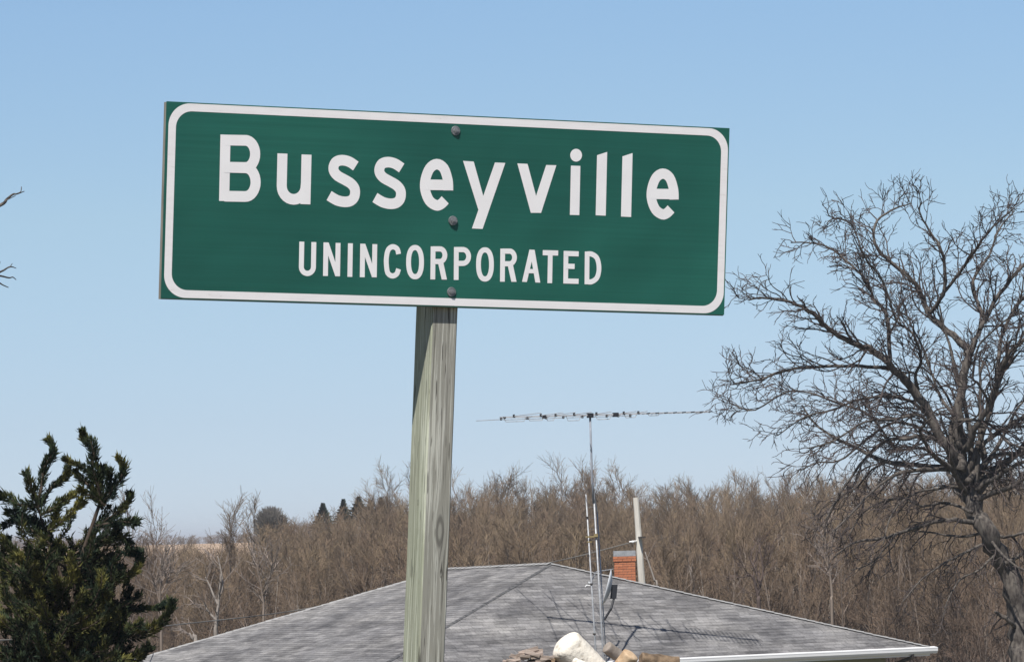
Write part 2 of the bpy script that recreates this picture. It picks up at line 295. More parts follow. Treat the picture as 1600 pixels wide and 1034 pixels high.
bo = board.build('backing_board', m_ply, root); local_obj(bo, sm, SIGN_C)
bm = bmesh.new(); bm.from_mesh(bo.data); bmesh.ops.bevel(bm, geom=bm.edges[:], offset=.0015, segments=1); bm.to_mesh(bo.data); bm.free()
# border
def rrect(x0, x1, y0, y1, r, n=14):
    o = []
    for cx_, cy_, a0 in ((x1 - r, y1 - r, 0), (x0 + r, y1 - r, 90), (x0 + r, y0 + r, 180), (x1 - r, y0 + r, 270)):
        for i in range(n + 1):
            a = R(a0 + 90 * i / n); o.append((cx_ + r * math.cos(a), cy_ + r * math.sin(a)))
    return o
ou = rrect(-W2 + .008, W2 - .004, -H2 + .0035, H2 - .0035, .070); inn = rrect(-W2 + .0325, W2 - .0285, -H2 + .0275, H2 - .0275, .052)
b = MB(); n = len(ou); b.v = [(x, y, .0018) for x, y in ou] + [(x, y, .0018) for x, y in inn]
b.f = [(i, (i + 1) % n, (i + 1) % n + n, i + n) for i in range(n)]; b.mi = [0] * n
b.build('border', m_border, plate)
def ribbon(pts, w):
    P = [Vector(pts[0])]
    for p in pts[1:]:
        if (Vector(p) - P[-1]).length > .0016: P.append(Vector(p))
    n = len(P); L = []; Q = []
    closed = (P[0] - P[-1]).length < .01
    for i in range(n):
        if closed: a, c = P[(i - 1) % (n - 1)], P[(i + 1) % (n - 1)]
        else: a, c = P[max(i - 1, 0)], P[min(i + 1, n - 1)]
        p = P[i]; t1 = (p - a); t2 = (c - p)
        t1 = t1.normalized() if t1.length > 1e-6 else t2.normalized(); t2 = t2.normalized() if t2.length > 1e-6 else t1
        t = (t1 + t2).normalized(); nn = Vector((-t.y, t.x)); k = w / 2 / max(.5, t.dot(t1))
        L.append(p + nn * k); Q.append(p - nn * k)
    return L, Q
cnt = 0
for ch, items in GLYPHS:
    b = MB(); z = .0018
    for kind, w, pts in items:
        pts = [(x / 1000 - W2, y / 1000 - H2) for x, y in pts]
        if kind == 's':
            A, B_ = ribbon(pts, w / 1000)
            for i in range(len(A) - 1):
                q = [A[i], A[i + 1], B_[i + 1], B_[i]]; ar = sum(q[k].x * q[(k + 1) % 4].y - q[(k + 1) % 4].x * q[k].y for k in range(4))
                if ar < 0: q.reverse()
                b.face([(p.x, p.y, z) for p in q])
        else:
            for t in tessellate_polygon([[V(x, y, 0) for x, y in pts]]):
                q = [pts[i] for i in t]; ar = sum(q[k][0] * q[(k + 1) % 3][1] - q[(k + 1) % 3][0] * q[k][1] for k in range(3))
                if ar < 0: q.reverse()
                b.face([(x, y, z) for x, y in q])
        z += .0002
    b.build('letter', m_white, plate)
# bolts with washers
def disc(b, c, r, z0, z1, n=18, mi=0):
    i = len(b.v)
    for z, rr in ((z0, r), (z1, r * .93)):
        for k in range(n): b.v.append((c[0] + rr * math.cos(2 * math.pi * k / n), c[1] + rr * math.sin(2 * math.pi * k / n), z))
    for k in range(n): b.f.append((i + k, i + (k + 1) % n, i + n + (k + 1) % n, i + n + k)); b.mi.append(mi)
    b.f.append(tuple(i + n + k for k in range(n))); b.mi.append(mi)
for bx, by, dz in ((.9691, .5599, 0), (.9682, .2737, .002), (.9708, .0476, 0)):
    b = MB(); c = (bx - W2, by - H2); disc(b, c, .0155, .0022, .0048 + dz); bt = b.build('washer', m_galv, plate)
    b = MB(); disc(b, c, .0092, .0048 + dz, .0090 + dz, 6); disc(b, c, .0045, .0090 + dz, .0108 + dz, 10); b.build('bolt', m_galv, plate)

# wooden post: weathered treated timber
def wood_mat(name, dark, mid, light, green, knots, axis):
    m = new_mat(name, mid, .88, spec=.2); g = NB(m)
    tc = g.n('ShaderNodeTexCoord'); sx = g.n('ShaderNodeSeparateXYZ'); g.l(tc.outputs['Object'], sx.inputs[0])
    u_, z_ = sx.outputs[axis], sx.outputs[2]; w_ = sx.outputs[1 - axis]
    ks = None
    for (uk, zk, a, bb) in knots:
        du = g.math('DIVIDE', g.math('SUBTRACT', u_, uk), a); dz = g.math('DIVIDE', g.math('SUBTRACT', z_, zk), bb)
        d2 = g.math('ADD', g.math('MULTIPLY', du, du), g.math('MULTIPLY', dz, dz))
        gs = g.math('POWER', 2.718, g.math('MULTIPLY', d2, -.35))
        u_ = g.math('SUBTRACT', u_, g.math('MULTIPLY', g.math('MULTIPLY', du, gs), a * 1.1))
        core = g.math('SUBTRACT', .40, g.math('ABSOLUTE', g.math('SUBTRACT', g.math('SQRT', d2), .78)))
        core = g.math('MULTIPLY', core, 3.6)
        core.node.use_clamp = True
        ks = core if ks is None else g.math('MAXIMUM', ks, core)
    # slow wander of the grain with height
    cz = g.n('ShaderNodeCombineXYZ'); g.l(g.math('MULTIPLY', u_, 14), cz.inputs[0]); g.l(g.math('MULTIPLY', w_, 14), cz.inputs[1]); g.l(g.math('MULTIPLY', z_, 1.6), cz.inputs[2])
    wob = g.noise(cz.outputs[0], 1.0, 2)
    uu = g.math('MULTIPLY_ADD', wob, .022, u_)
    c = g.n('ShaderNodeCombineXYZ'); g.l(g.math('MULTIPLY', uu, 1), c.inputs[0]); g.l(g.math('MULTIPLY', w_, .2), c.inputs[1]); g.l(g.math('MULTIPLY', z_, .018), c.inputs[2])
    big = g.noise(c.outputs[0], 75, 3, .5); fine = g.noise(c.outputs[0], 330, 4, .7)
    f = g.math('ADD', g.math('MULTIPLY', big, .62), g.math('MULTIPLY', fine, .38))
    col = g.ramp(f, [(.39, dark), (.45, mid), (.52, mid), (.575, light)])
    gm = g.noise(g.coord('Object', (9, 9, 1.5)), 1.4, 3)
    col = g.mix(g.math('MULTIPLY', gm, 1.1), col, g.mix(1.0, col, green, 'MULTIPLY'))
    if ks is not None: col = g.mix(g.math('MULTIPLY', ks, .6), col, tuple(v * .55 for v in dark))
    # fine checks (cracks)
    c2 = g.n('ShaderNodeCombineXYZ'); g.l(uu, c2.inputs[0]); g.l(w_, c2.inputs[1]); g.l(g.math('MULTIPLY', z_, .06), c2.inputs[2])
    cr = g.ramp(g.noise(c2.outputs[0], 120, 2, .4), [(.33, (1, 1, 1)), (.365, (0, 0, 0))])
    col = g.mix(g.math('MULTIPLY', cr, .75), col, (.05, .045, .04))
    g.base(col); g.bump(f, .55, .004)
    return m
PW, PD, PL = .0889, .1397, tb + .62
zk = tb - (830 - 500) / 492.0
m_front = wood_mat('post_wood_front', (.12, .113, .102), (.30, .288, .262), (.54, .53, .49), (.97, 1.0, .92),
                   [(PW * .62, zk, .0125, .050), (PW * .72, zk - .135, .004, .014), (PW * .3, zk - .62, .006, .03)], 0)
m_side = wood_mat('post_wood_side', (.15, .15, .115), (.33, .33, .275), (.54, .54, .475), (.93, 1.0, .84),
                  [(PD * .42, tb - (787 - 500) / 492.0, .0045, .010)], 1)
b = MB(); r_ = .004
prof = [(r_, 0), (PW - r_, 0), (PW, r_), (PW, PD - r_), (PW - r_, PD), (r_, PD), (0, PD - r_), (0, r_)]
NZ = 60
for k in range(NZ + 1):
    z = -.5 + (PL + .49) * k / NZ
    for i, (x, y) in enumerate(prof):
        w = .0012 * noise.noise(V(x * 30, y * 30, z * 4)); b.v.append((x + w, y, z))
for k in range(NZ):
    for i in range(8):
        j = (i + 1) % 8; b.f.append((k * 8 + i, k * 8 + j, k * 8 + 8 + j, k * 8 + 8 + i)); b.mi.append(1 if i in (2, 6, 7, 3, 5) else 0)
b.f.append(tuple(reversed(range(8)))); b.mi.append(0); b.f.append(tuple(NZ * 8 + i for i in range(8))); b.mi.append(0)
po = b.build('post', [m_front, m_side], root)
pm = Matrix((px_, py_, pz)).transposed(); local_obj(po, pm, pbase)
# ------------------------------------------------------------------ the house behind the sign
GZH = ground_z(0, 100)
s_ = 1.5
N_ = at(579, 1049, 66 * s_); F_ = at(1452, 1007, 71.5 * s_); F_.z = N_.z
eN, eS = (F_ - N_), V(0, 0, 0)
eN.z = 0; LN = eN.length; ex = eN.normalized(); ey = V(-ex.y, ex.x, 0)       # ey goes back-left
Lc = N_ + ey * 12.4
Bc = F_ + ey * 12.4
Rr = at(862, 880, 71 * s_)
nl = (Lc - N_).cross(Rr - N_).normalized()
Lr = ray_plane(701, 888, N_, nl)
print('house', N_, F_, 'len', LN, 'Lc', Lc, 'R', Rr, 'L', Lr)
root = empty('house', V(*( (N_ + F_) / 2).xy, GZH)); tag(root, 'single storey house with low grey shingled hip roof and white gutter behind the sign', 'house')
m_deck = new_mat('roof_felt', (.12, .12, .12), .95)
m_sh = new_mat('asphalt_shingle', (.25, .25, .26), .95, spec=.15); g = NB(m_sh)
oc = g.coord('Object', (1, 1, 1))
blot = g.ramp(g.noise(oc, .55, 5, .6), [(.38, (.78, .78, .80)), (.6, (1.04, 1.03, 1.02))])
grit = g.ramp(g.noise(oc, 22, 3, .7), [(.3, (.175, .173, .175)), (.7, (.275, .27, .267))])
streak = g.ramp(g.noise(g.coord('Object', (.5, .5, 6), ), 2.5, 4, .65), [(.35, (.80, .80, .80)), (.62, (1.16, 1.15, 1.13))])
aa = g.n('ShaderNodeAttribute', attribute_name='rnd')
k = g.math('MULTIPLY_ADD', aa.outputs['Fac'], .5, .75)
c = g.mix(1.0, g.mix(1.0, grit, blot, 'MULTIPLY'), streak, 'MULTIPLY')
alg = g.ramp(g.noise(g.coord('Object', (.35, .35, 1.6), (0, 0, .5)), 1.9, 6, .68), [(.46, (1, 1, 1)), (.60, (.60, .60, .61))]); c = g.mix(1.0, c, alg, 'MULTIPLY')
x = g.n('ShaderNodeVectorMath', operation='SCALE'); g.l(c, x.inputs[0]); g.l(k, x.inputs['Scale']); g.base(x.outputs[0])
m_cap = noisy('ridge_shingle', (.24, .24, .24), (.34, .335, .325), 9, .95)
m_alu = noisy('white_painted_metal', (.82, .82, .82), (.86, .86, .86), 3, .35)
m_siding = noisy('sage_siding', (.30, .31, .235), (.36, .37, .29), 1.2, .7, stretch=(.3, .3, 4))
m_trimd = noisy('brown_trim', (.035, .03, .028), (.06, .05, .045), 6, .6)
m_soff = new_mat('soffit_paint', (.42, .43, .40), .7)
dn = V(0, 0, -.04)
b = MB()
for tri in ((N_, F_, Rr), (N_, Rr, Lr), (N_, Lr, Lc), (Lc, Lr, Bc), (Bc, Lr, Rr), (Bc, Rr, F_)):
    b.face([p + dn for p in tri])
roof = b.build('roof', m_deck, root)
def course(A, B_, poly, mats, nm):
    """lay rows of shingles on the plane face poly whose eave runs A->B_"""
    e = (B_ - A).normalized(); nn = e.cross(poly[2] - A).normalized()
    if nn.z < 0: nn = -nn
    sl = nn.cross(e).normalized()
    if sl.z < 0: sl = -sl
    P2 = [((p - A).dot(e), (p - A).dot(sl)) for p in poly]
    b = MB(); rn = []; rng = random.Random(3); H = max(p[1] for p in P2); row = 0; ex_ = .145; s = 0.0
    while s < H - .03:
        s1 = min(s + ex_, H - .005)
        def span(t):
            xs = []
            for i in range(len(P2)):
                (x0, y0), (x1, y1) = P2[i], P2[(i + 1) % len(P2)]
                if (y0 - t) * (y1 - t) <= 0 and abs(y1 - y0) > 1e-6: xs.append(x0 + (x1 - x0) * (t - y0) / (y1 - y0))
            return (min(xs), max(xs)) if len(xs) > 1 else None
        lo, hi = span(s + .001), span(s1)
        if not lo or not hi: break
        x = lo[0] - rng.random() * .3; W = .31; rowv = rng.gauss(0, .10)
        while x < lo[1]:
            a0, a1 = x, min(x + W - .006, 1e9)
            q0, q1 = max(a0, lo[0]), min(a1, lo[1]); t0, t1 = max(a0, hi[0]), min(a1, hi[1])
            if q1 - q0 > .004:
                if t1 < t0: t0 = t1 = min(max((q0 + q1) / 2, hi[0]), hi[1])
                h = .003 + rng.random() * .005; j = rng.uniform(-.004, .004)
                p0 = A + e * q0 + sl * (s + j) + nn * h; p1 = A + e * q1 + sl * (s + j) + nn * h
                p2 = A + e * t1 + sl * s1 + nn * .001; p3 = A + e * t0 + sl * s1 + nn * .001
                b.face([p0, p1, p2, p3]); b.face([p0 - nn * h, p1 - nn * h, p1, p0])
                r = min(1, max(0, .5 + rowv + rng.gauss(0, .2))); rn += [r, r]
            x += W
        s += ex_; row += 1
    o = b.build(nm, mats, root, attr=rn); tag(o, kind='stuff'); o.parent = roof; return o
course(N_, F_, [N_, F_, Rr], m_sh, 'shingles')
course(N_, Lc, [N_, Lc, Lr, Rr], m_sh, 'shingles')
def caps(A, B_, n1, w=.13, up_=.02, mat=None):
    d = (B_ - A); L = d.length; d.normalize(); b = MB(); side = d.cross(V(0, 0, 1)).normalized()
    k = int(L / .2); rng = random.Random(5)
    for i in range(k):
        p = A + d * (L * i / k); q = A + d * (L * (i + 1.12) / k); hh = V(0, 0, up_ + rng.random() * .006)
        for sg in (-1, 1):
            o0 = side * (w * sg); dz = V(0, 0, -w * n1)
            b.face([p + hh, q + hh - V(0, 0, .01), q + o0 + dz + hh - V(0, 0, .01), p + o0 + dz + hh][::sg])
    o = b.build('ridge_cap', mat or m_cap, root); o.parent = roof
caps(N_, Rr, .38, .055, .012, noisy('dark_hip_shingle', (.07, .07, .075), (.12, .12, .12), 9)); caps(F_, Rr, .30, .10); caps(Rr, Lr, .35, .14, .03); caps(Lc, Lr, .30)  # near hip cap is narrower and darker than the others
# fascia, gutter, soffit, walls
b = MB(); th = V(0, 0, .2)
def eave_box(A, B_, out, w, h, z, ext=0):
    d = (B_ - A).normalized(); c = (A + B_) / 2 + out * (w / 2) + V(0, 0, z)
    return c, d * ((B_ - A).length / 2 + ext), out * (w / 2), V(0, 0, h / 2)
b.box(*eave_box(N_, F_, -ey, .02, .16, -.13)); b.build('fascia', m_alu, root)
b = MB(); b.box(*eave_box(N_, Lc, -ex, .02, .16, -.13)); b.build('fascia', m_alu, root)
def gutter(A, B_, out, ext):
    """open K-profile gutter running along an eave"""
    d = (B_ - A).normalized(); A2 = A - d * .02; B2 = B_ + d * ext
    prof = [(.022, -.02), (.022, -.155), (.095, -.155), (.125, -.095), (.128, -.022), (.115, -.02), (.112, -.03), (.112, -.072), (.085, -.122), (.034, -.122), (.034, -.02)]
    b = MB(); n = len(prof)
    for P in (A2, B2):
        for x_, z_ in prof: b.v.append(tuple(P + out * x_ + V(0, 0, z_)))
    for i in range(n - 1): b.f.append((i, i + n, i + 1 + n, i + 1)); b.mi.append(0)
    for base, P in ((0, A2), (n, B2)):
        b.face([P + out * x_ + V(0, 0, z_) for x_, z_ in prof[:5]])
    o = b.build('gutter', m_alu, root)
    bm = bmesh.new(); bm.from_mesh(o.data); bmesh.ops.recalc_face_normals(bm, faces=bm.faces); bm.to_mesh(o.data); bm.free()
b = MB(); dd_ = ex * .16  # added sloped white sheet, catches the sun to brighten the gutter line
b.face([N_ + V(0, 0, .012) + ey * .03, N_ - ey * .130 + V(0, 0, -.012), F_ + dd_ - ey * .130 + V(0, 0, -.012), F_ + dd_ + V(0, 0, .012) + ey * .03])
b.face([N_ - ey * .130 + V(0, 0, -.012), N_ - ey * .131 + V(0, 0, -.03), F_ + dd_ - ey * .131 + V(0, 0, -.03), F_ + dd_ - ey * .130 + V(0, 0, -.012)]); b.build('added_bright_strip', m_alu, root)
gutter(N_, F_, -ey, .16); gutter(N_, Lc, -ex, .02)
IN = .75
w0 = N_ + ex * IN + ey * IN; w1 = F_ - ex * IN + ey * IN; w2 = Bc - ex * IN - ey * IN; w3 = Lc + ex * IN - ey * IN
b = MB(); zt = N_.z - .2
sf = [N_, F_, Bc, Lc]; ws = [w0, w1, w2, w3]
for i in range(4):
    j = (i + 1) % 4; o0, o1, i0, i1 = sf[i].copy(), sf[j].copy(), ws[i].copy(), ws[j].copy()
    for p in (o0, o1, i0, i1): p.z = zt + .004
    b.face([o0, o1, i1, i0])
b.build('soffit', m_soff, root)
for i in range(4):                                           # lapped siding, each wall its own mesh
    j = (i + 1) % 4; A, B_ = ws[i].copy(), ws[j].copy(); out = ((B_ - A).normalized()).cross(V(0, 0, 1)); b = MB(); z = GZH - .3
    while z < zt:
        z1 = min(z + .12, zt)
        p0, p1, q0, q1 = [V(p.x, p.y, 0) for p in (A, B_, A, B_)]
        b.face([V(A.x, A.y, z) + out * .015, V(B_.x, B_.y, z) + out * .015, V(B_.x, B_.y, z1) + out * .001, V(A.x, A.y, z1) + out * .001])
        b.face([V(A.x, A.y, z), V(B_.x, B_.y, z), V(B_.x, B_.y, z) + out * .015, V(A.x, A.y, z) + out * .015])
        z = z1
    b.build('wall', m_siding, root)
# a plain window on the front wall, below the photograph's frame
wc = w0 + ex * 6; b = MB(); b.box(V(wc.x, wc.y, GZH + 1.3) - ey * .03, ex * .6, ey * .03, V(0, 0, .55)); wf = b.build('window', m_alu, root)
m_glass = new_mat('window_glass', (.02, .025, .03), .05, spec=.6)
b = MB(); b.box(V(wc.x, wc.y, GZH + 1.3) - ey * .064, ex * .52, ey * .003, V(0, 0, .47)); b.build('pane', m_glass, root).parent = wf
# downspout at the far corner
dsp = F_ - ex * .55 - ey * .06
b = MB(); p = [dsp + V(0, 0, -.13), dsp + V(0, 0, -.22), dsp + ey * .40 - ex * .35 + V(0, 0, -.42), V(w1.x, w1.y, N_.z - .6) - ey * .06 - ex * .12, V(w1.x, w1.y, GZH + .1) - ey * .06 - ex * .12]
b.tube(p, [.045] * 5, 6); b.build('downspout', m_trimd, root)

# chimney on the far side of the ridge line
m_brick = new_mat('orange_brick', (.42, .15, .07), .9); g = NB(m_brick)
f = g.noise(g.coord('Object', (1, 1, 1)), 30, 4); oi = g.n('ShaderNodeObjectInfo')
c = g.mix(oi.outputs['Random'], (.40, .145, .075), (.52, .20, .10)); g.base(g.mix(1.0, c, g.ramp(f, [(.3, (.8, .8, .8)), (.7, (1.15, 1.15, 1.15))]), 'MULTIPLY')); g.bump(f, .3, .003)
m_mortar = noisy('mortar', (.16, .12, .09), (.24, .18, .14), 30)
m_conc = noisy('chimney_cap_concrete', (.22, .23, .24), (.32, .33, .34), 10)
CD = 75.6 * s_
cl_ = at(959.5, 869, CD); cr_ = at(992.5, 869, CD); CW = (cr_ - cl_).length
ctop = cl_.z; cmid = (cl_ + cr_) / 2; cx_ = V(1, 0, 0); cy_ = V(0, 1, 0)
zb = N_.z + .6
b = MB(); b.box(V(cmid.x, cmid.y + CW / 2, (ctop + zb) / 2 - .01), cx_ * (CW / 2 - .012), cy_ * (CW / 2 - .012), V(0, 0, (ctop - zb) / 2 - .01))
chim = b.build('chimney', m_mortar, root)
brick_me = {}
def brick(c, lx, ly, lz):
    key = (round(lx, 3), round(ly, 3), round(lz, 3))
    if key not in brick_me:
        t = MB(); t.org = None; t.box((0, 0, 0), (lx / 2, 0, 0), (0, ly / 2, 0), (0, 0, lz / 2)); o = t.build('brick', m_brick, None, link=False); brick_me[key] = o.data
    o = bpy.data.objects.new('brick', brick_me[key]); COL.objects.link(o); o.parent = chim; o.location = V(*c) - root.location
CH = .0655; z = ctop; row = 0
while z - CH > zb + .5:
    out = .022 if row < 2 else 0
    W = CW + 2 * out; x0 = cmid.x - W / 2; y0 = cmid.y - out; y1 = cmid.y + CW + out; bw = W / 2.5; zz = z - CH / 2
    cuts = [0, bw, 2 * bw, W] if row % 2 else [0, W - 2 * bw, W - bw, W]
    for face in (0, 1):
        for a, c_ in zip(cuts, cuts[1:]):
            brick((x0 + (a + c_) / 2, (y0 if face == 0 else y1) + (.05 if face == 0 else -.05), zz), c_ - a - .010, .10, CH - .010)
    for face in (0, 1):
        L = y1 - y0 - .21
        for a in (0, .5):
            brick(((x0 + .05) if face == 0 else (x0 + W - .05), y0 + .105 + L * (a + .25), zz), .10, L / 2 - .010, CH - .010)
    z -= CH; row += 1
b = MB(); W = CW / 2 + .012; top = at(976, 860, CD).z
b.box(V(cmid.x, cmid.y + CW / 2, (ctop + top) / 2), cx_ * W, cy_ * W, V(0, 0, (top - ctop) / 2))
b.build('chimney_cap', m_conc, root).parent = chim

# ------------------------------------------------------------------ aerial mast beside the eave, with dish
m_mast = noisy('grey_steel_tube', (.28, .29, .31), (.42, .43, .44), 4, .5, stretch=(1, 1, 3)); NB(m_mast).b.inputs['Metallic'].default_value = .3
m_mastd = noisy('dull_steel_tube', (.17, .19, .22), (.28, .30, .34), 4, .6)
m_elem = noisy('aluminium_tube', (.36, .37, .39), (.50, .51, .53), 3, .5); NB(m_elem).b.inputs['Metallic'].default_value = .1
m_black = new_mat('black_plastic', (.02, .022, .028), .6)
m_clamp = noisy('rusty_clamp', (.20, .15, .07), (.30, .24, .12), 20)
AD = 101.4
gz = ground_z(*at(935, 1000, AD).xy)
am = lambda x, y, d=AD: at(x, y, d)
root = empty('antenna_tower', V(am(940, 1010).x, AD, gz)); tag(root, 'tall thin lattice tower rising in front of the grey roof', 'antenna tower')
def foot(p, q):   # continue the line q->p down to the ground
    d = (p - q); return p + d * ((p.z - gz) / -d.z)
legs = [((930, 1005), (915.5, 772), .020, -.0), ((941.5, 1005), (927.5, 770), .023, .02), ((944.5, 990), (933, 800), .017, .30)]
for (p, q, r, dd) in legs:
    P, Q = am(*p, AD + dd), am(*q, AD + dd * .6); b = MB(); b.tube([foot(P, Q), P, Q], [r, r, r * .9], 7); b.build('leg', m_mast, root, smooth=True)
P3, Q3 = am(944.5, 990, AD + .3), am(933, 800, AD + .18); b = MB(); b.tube([Q3, am(927, 765, AD + .05), am(925.5, 755)], [.017, .02, .02], 6); b.build('bend', m_mast, root)
b = MB()
for i, y in enumerate(range(792, 1010, 17)):
    t = (y - 772) / 233; a = am(915.5 + 14.5 * t, y); c = am(927.5 + 14 * t, y - 8, AD + .02); e = am(932 + 13 * t, y, AD + .25)
    t2 = t + 17 / 233; a2 = am(915.5 + 14.5 * t2, y + 17)
    b.tube([a, e], [.005, .005], 4); 
    if i % 2: b.tube([e, c], [.005, .005], 4)
b.build('brace', m_mast, root)
for (x, y) in ((917, 808), (919.5, 868), (924, 912), (928.5, 990), (921.5, 843)):
    b = MB(); c = am(x, y); b.tube([c - V(0, 0, .02), c + V(0, 0, .02)], [.032, .032], 8); b.build('clamp', m_trimd, root)
b = MB(); c = am(924.5, 838); b.box(c, V(.14, 0, 0), V(0, .02, 0), V(0, 0, .018)); b.box(c + V(.10, -.02, .03), V(.045, 0, 0), V(0, .03, 0), V(0, 0, .035)); b.build('bracket', m_clamp, root)
b = MB(); c = am(921, 846); b.box(c, V(.06, 0, 0), V(0, .02, 0), V(0, 0, .014)); b.build('bracket', m_clamp, root)
b = MB(); c = am(918.5, 915); b.tube([c + V(-.06, -.02, -.02), c + V(-.03, -.02, .02), c + V(.05, 0, .01)], [.012, .016, .012], 6); b.build('insulator', m_alu, root)
b = MB(); b.tube([am(927.5, 785), am(925, 745), am(921.8, 646)], [.026, .025, .024], 7); b.build('mast', m_mastd, root, smooth=True)

# the aerial on top: boom broadside, elements pointing near the camera
A0, A1 = am(781, 652), am(1112, 643); AC = am(922, 647)
root = empty('television_aerial', AC); tag(root, 'long horizontal television aerial on top of the thin tower against the sky', 'aerial')
yaw = R(13); bd = V(math.cos(yaw), math.sin(yaw), 0); elv = V(-math.sin(yaw), math.cos(yaw), 0)
def on_boom(px):      # point of the boom seen at px
    t = (px - 781) / (1112 - 781); 
    q = A0 + (A1 - A0) * t; k = (q.x - AC.x) / bd.x; return AC + bd * k + V(0, 0, q.z - AC.z + (k * math.sin(yaw)) * (q.z - EYE) / AD)
b = MB(); b.tube([on_boom(781), on_boom(1112)], [.024, .024], 4); b.build('boom', m_elem, root)
el = [(783, 1.5, 1), (803, 1.6, 0), (824, 1.45, 1), (845, 1.3, 0), (853, 1.25, 1), (868, 1.15, 0), (880, 1.1, 1), (897, 1.0, 0), (910, .9, 1), (932, .85, 0), (948, .8, 1), (966, .75, 1), (975, .7, 0), (985, .6, 1), (998, .5, 0)]
for x, L, f_ in el:
    p = on_boom(x) + V(0, 0, -.045 if f_ else .02); b = MB(); sl_ = bd * (.08 * (1 if f_ else -1))
    b.tube([p - elv * L - sl_ * L * 2 + V(0, 0, .02), p, p + elv * L - sl_ * L * 2 + V(0, 0, .02)], [.008, .009, .008], 5); b.build('element', m_elem, root)
    b = MB(); b.box(p + V(0, 0, .01), V(.025, 0, 0), V(0, .03, 0), V(0, 0, .03)); b.build('insulator', m_black, root)
for i in range(16):
    p = on_boom(1004 + i * 7); b = MB(); b.tube([p - elv * .3, p + elv * .3], [.013, .013], 5); b.build('director', m_black if i % 2 else m_elem, root)
for x0, x1, dz in ((787, 822, -.10), (824, 850, -.09), (852, 868, -.10), (884, 908, -.115), (930, 956, -.105), (975, 996, -.08), (1012, 1032, -.05)):
    p, q = on_boom(x0), on_boom(x1); b = MB(); z_ = V(0, 0, dz)
    b.tube([p, p + z_ + bd * .05, q + z_ - bd * .05, q], [.008, .009, .009, .008], 5); b.build('phasing_bar', m_elem, root)
for x, r in ((922, .065), (962, .06), (788, .03), (850, .04)):
    b = MB(); c = on_boom(x) + V(0, 0, -.01); b.box(c, bd * r, elv * r, V(0, 0, r * .8)); b.build('junction_box', m_black, root)

# satellite dish seen nearly edge on
dc = am(951, 918, AD + .15); root = empty('satellite_dish', dc); tag(root, 'small pale satellite dish seen edge-on beside the tower before the roof', 'satellite dish')
ax = V(-.96, .02, .26).normalized(); e1 = ax.cross(V(0, 1, 0)).normalized(); e2 = ax.cross(e1).normalized()
e1r = (e1 * .97 + e2 * .24).normalized(); e2r = ax.cross(e1r)
b = MB(); NR, NS = 5, 22
for side in (0, 1):
    for i in range(NR + 1):
        rr = i / NR
        for j in range(NS):
            a = 2 * math.pi * j / NS; b.v.append(tuple(dc + e1r * (math.cos(a) * rr * .42) + e2r * (math.sin(a) * rr * .30) + ax * (.10 * rr * rr - .05 - side * .012)))
S_ = (NR + 1) * NS
for i in range(NR):
    for j in range(NS):
        j2 = (j + 1) % NS; a, c, d, e = i * NS + j, i * NS + j2, (i + 1) * NS + j2, (i + 1) * NS + j
        b.f.append((a, c, d, e)); b.f.append((a + S_, e + S_, d + S_, c + S_))
for j in range(NS):
    j2 = (j + 1) % NS; a = NR * NS + j; c = NR * NS + j2; b.f.append((a, c, c + S_, a + S_))
m_dish = noisy('pale_grey_enamel', (.50, .52, .55), (.60, .62, .65), 5, .4)
b.mi = [0] * len(b.f); b.build('reflector', m_dish, root, smooth=True)
b = MB(); b.box(dc - ax * .10 + V(.02, 0, -.06), V(.07, 0, 0), V(0, .06, 0), V(.02, 0, .16)); b.build('mount', m_black, root)
b = MB(); b.tube([dc - ax * .10 + V(.02, 0, -.2), am(955, 950), am(944, 968)], [.028, .028, .028], 6); b.build('arm', m_black, root)
b = MB(); b.tube([dc - e1r * .45, dc - e1r * .30 + ax * .36, dc + ax * .42], [.012, .012, .012], 5); b.tube([dc + ax * .38, dc + ax * .48], [.04, .04], 8); b.build('feed_arm', m_mast, root)

# ------------------------------------------------------------------ weathered pole behind the chimney and its wire
PDp = 122.0
m_pole = noisy('bleached_pole_wood', (.46, .43, .38), (.70, .67, .60), 5, .9, stretch=(1, 1, .12), bump=.4)
P0, P1 = at(1003.5, 915, PDp), at(993.5, 777, PDp); gz = ground_z(P0.x, PDp)
root = empty('utility_pole', V(P0.x, PDp, gz)); tag(root, 'bleached wooden pole standing behind the chimney with a wire attached', 'utility pole')
d = P0 - P1; Pb = P0 + d * ((P0.z - gz) / -d.z)
b = MB(); pts = [Pb + (P1 - Pb) * (i / 14) for i in range(15)]; b.tube(pts, [.125 - .045 * i / 14 for i in range(15)], 10, noise_amp=.10); b.build('pole', m_pole, root)
b = MB(); c = at(989, 846, PDp - .15); b.tube([c + V(.1, .1, .02), c, c + V(-.10, 0, 0)], [.02, .035, .02], 7); b.build('insulator', m_alu, root)
b = MB(); c = at(1003, 839, PDp - .15); b.box(c, V(.10, 0, 0), V(0, .16, 0), V(0, 0, .022)); b.build('bracket', m_trimd, root)
m_wire = noisy('wire_sheath', (.10, .095, .09), (.24, .23, .21), .5, .6)
wp = [at(986, 847, PDp - .2), at(880, 874, 120), at(700, 911, 117), at(550, 938, 118), at(430, 958, 117), at(270, 976, 112), at(200, 983, 104), at(130, 990, 80), at(0, 1000, 37), at(-250, 1003, 28)]
b = MB(); wpp = bez(wp, 6); b.tube(wpp, [.008 + .007 * max(0, (p.y - 40) / 78) for p in wpp], 5); root = None
w_ = b.build('overhead_wire', m_wire); tag(w_, 'thin pale overhead wire sagging from the bleached pole down past the roof to the left', 'wire')
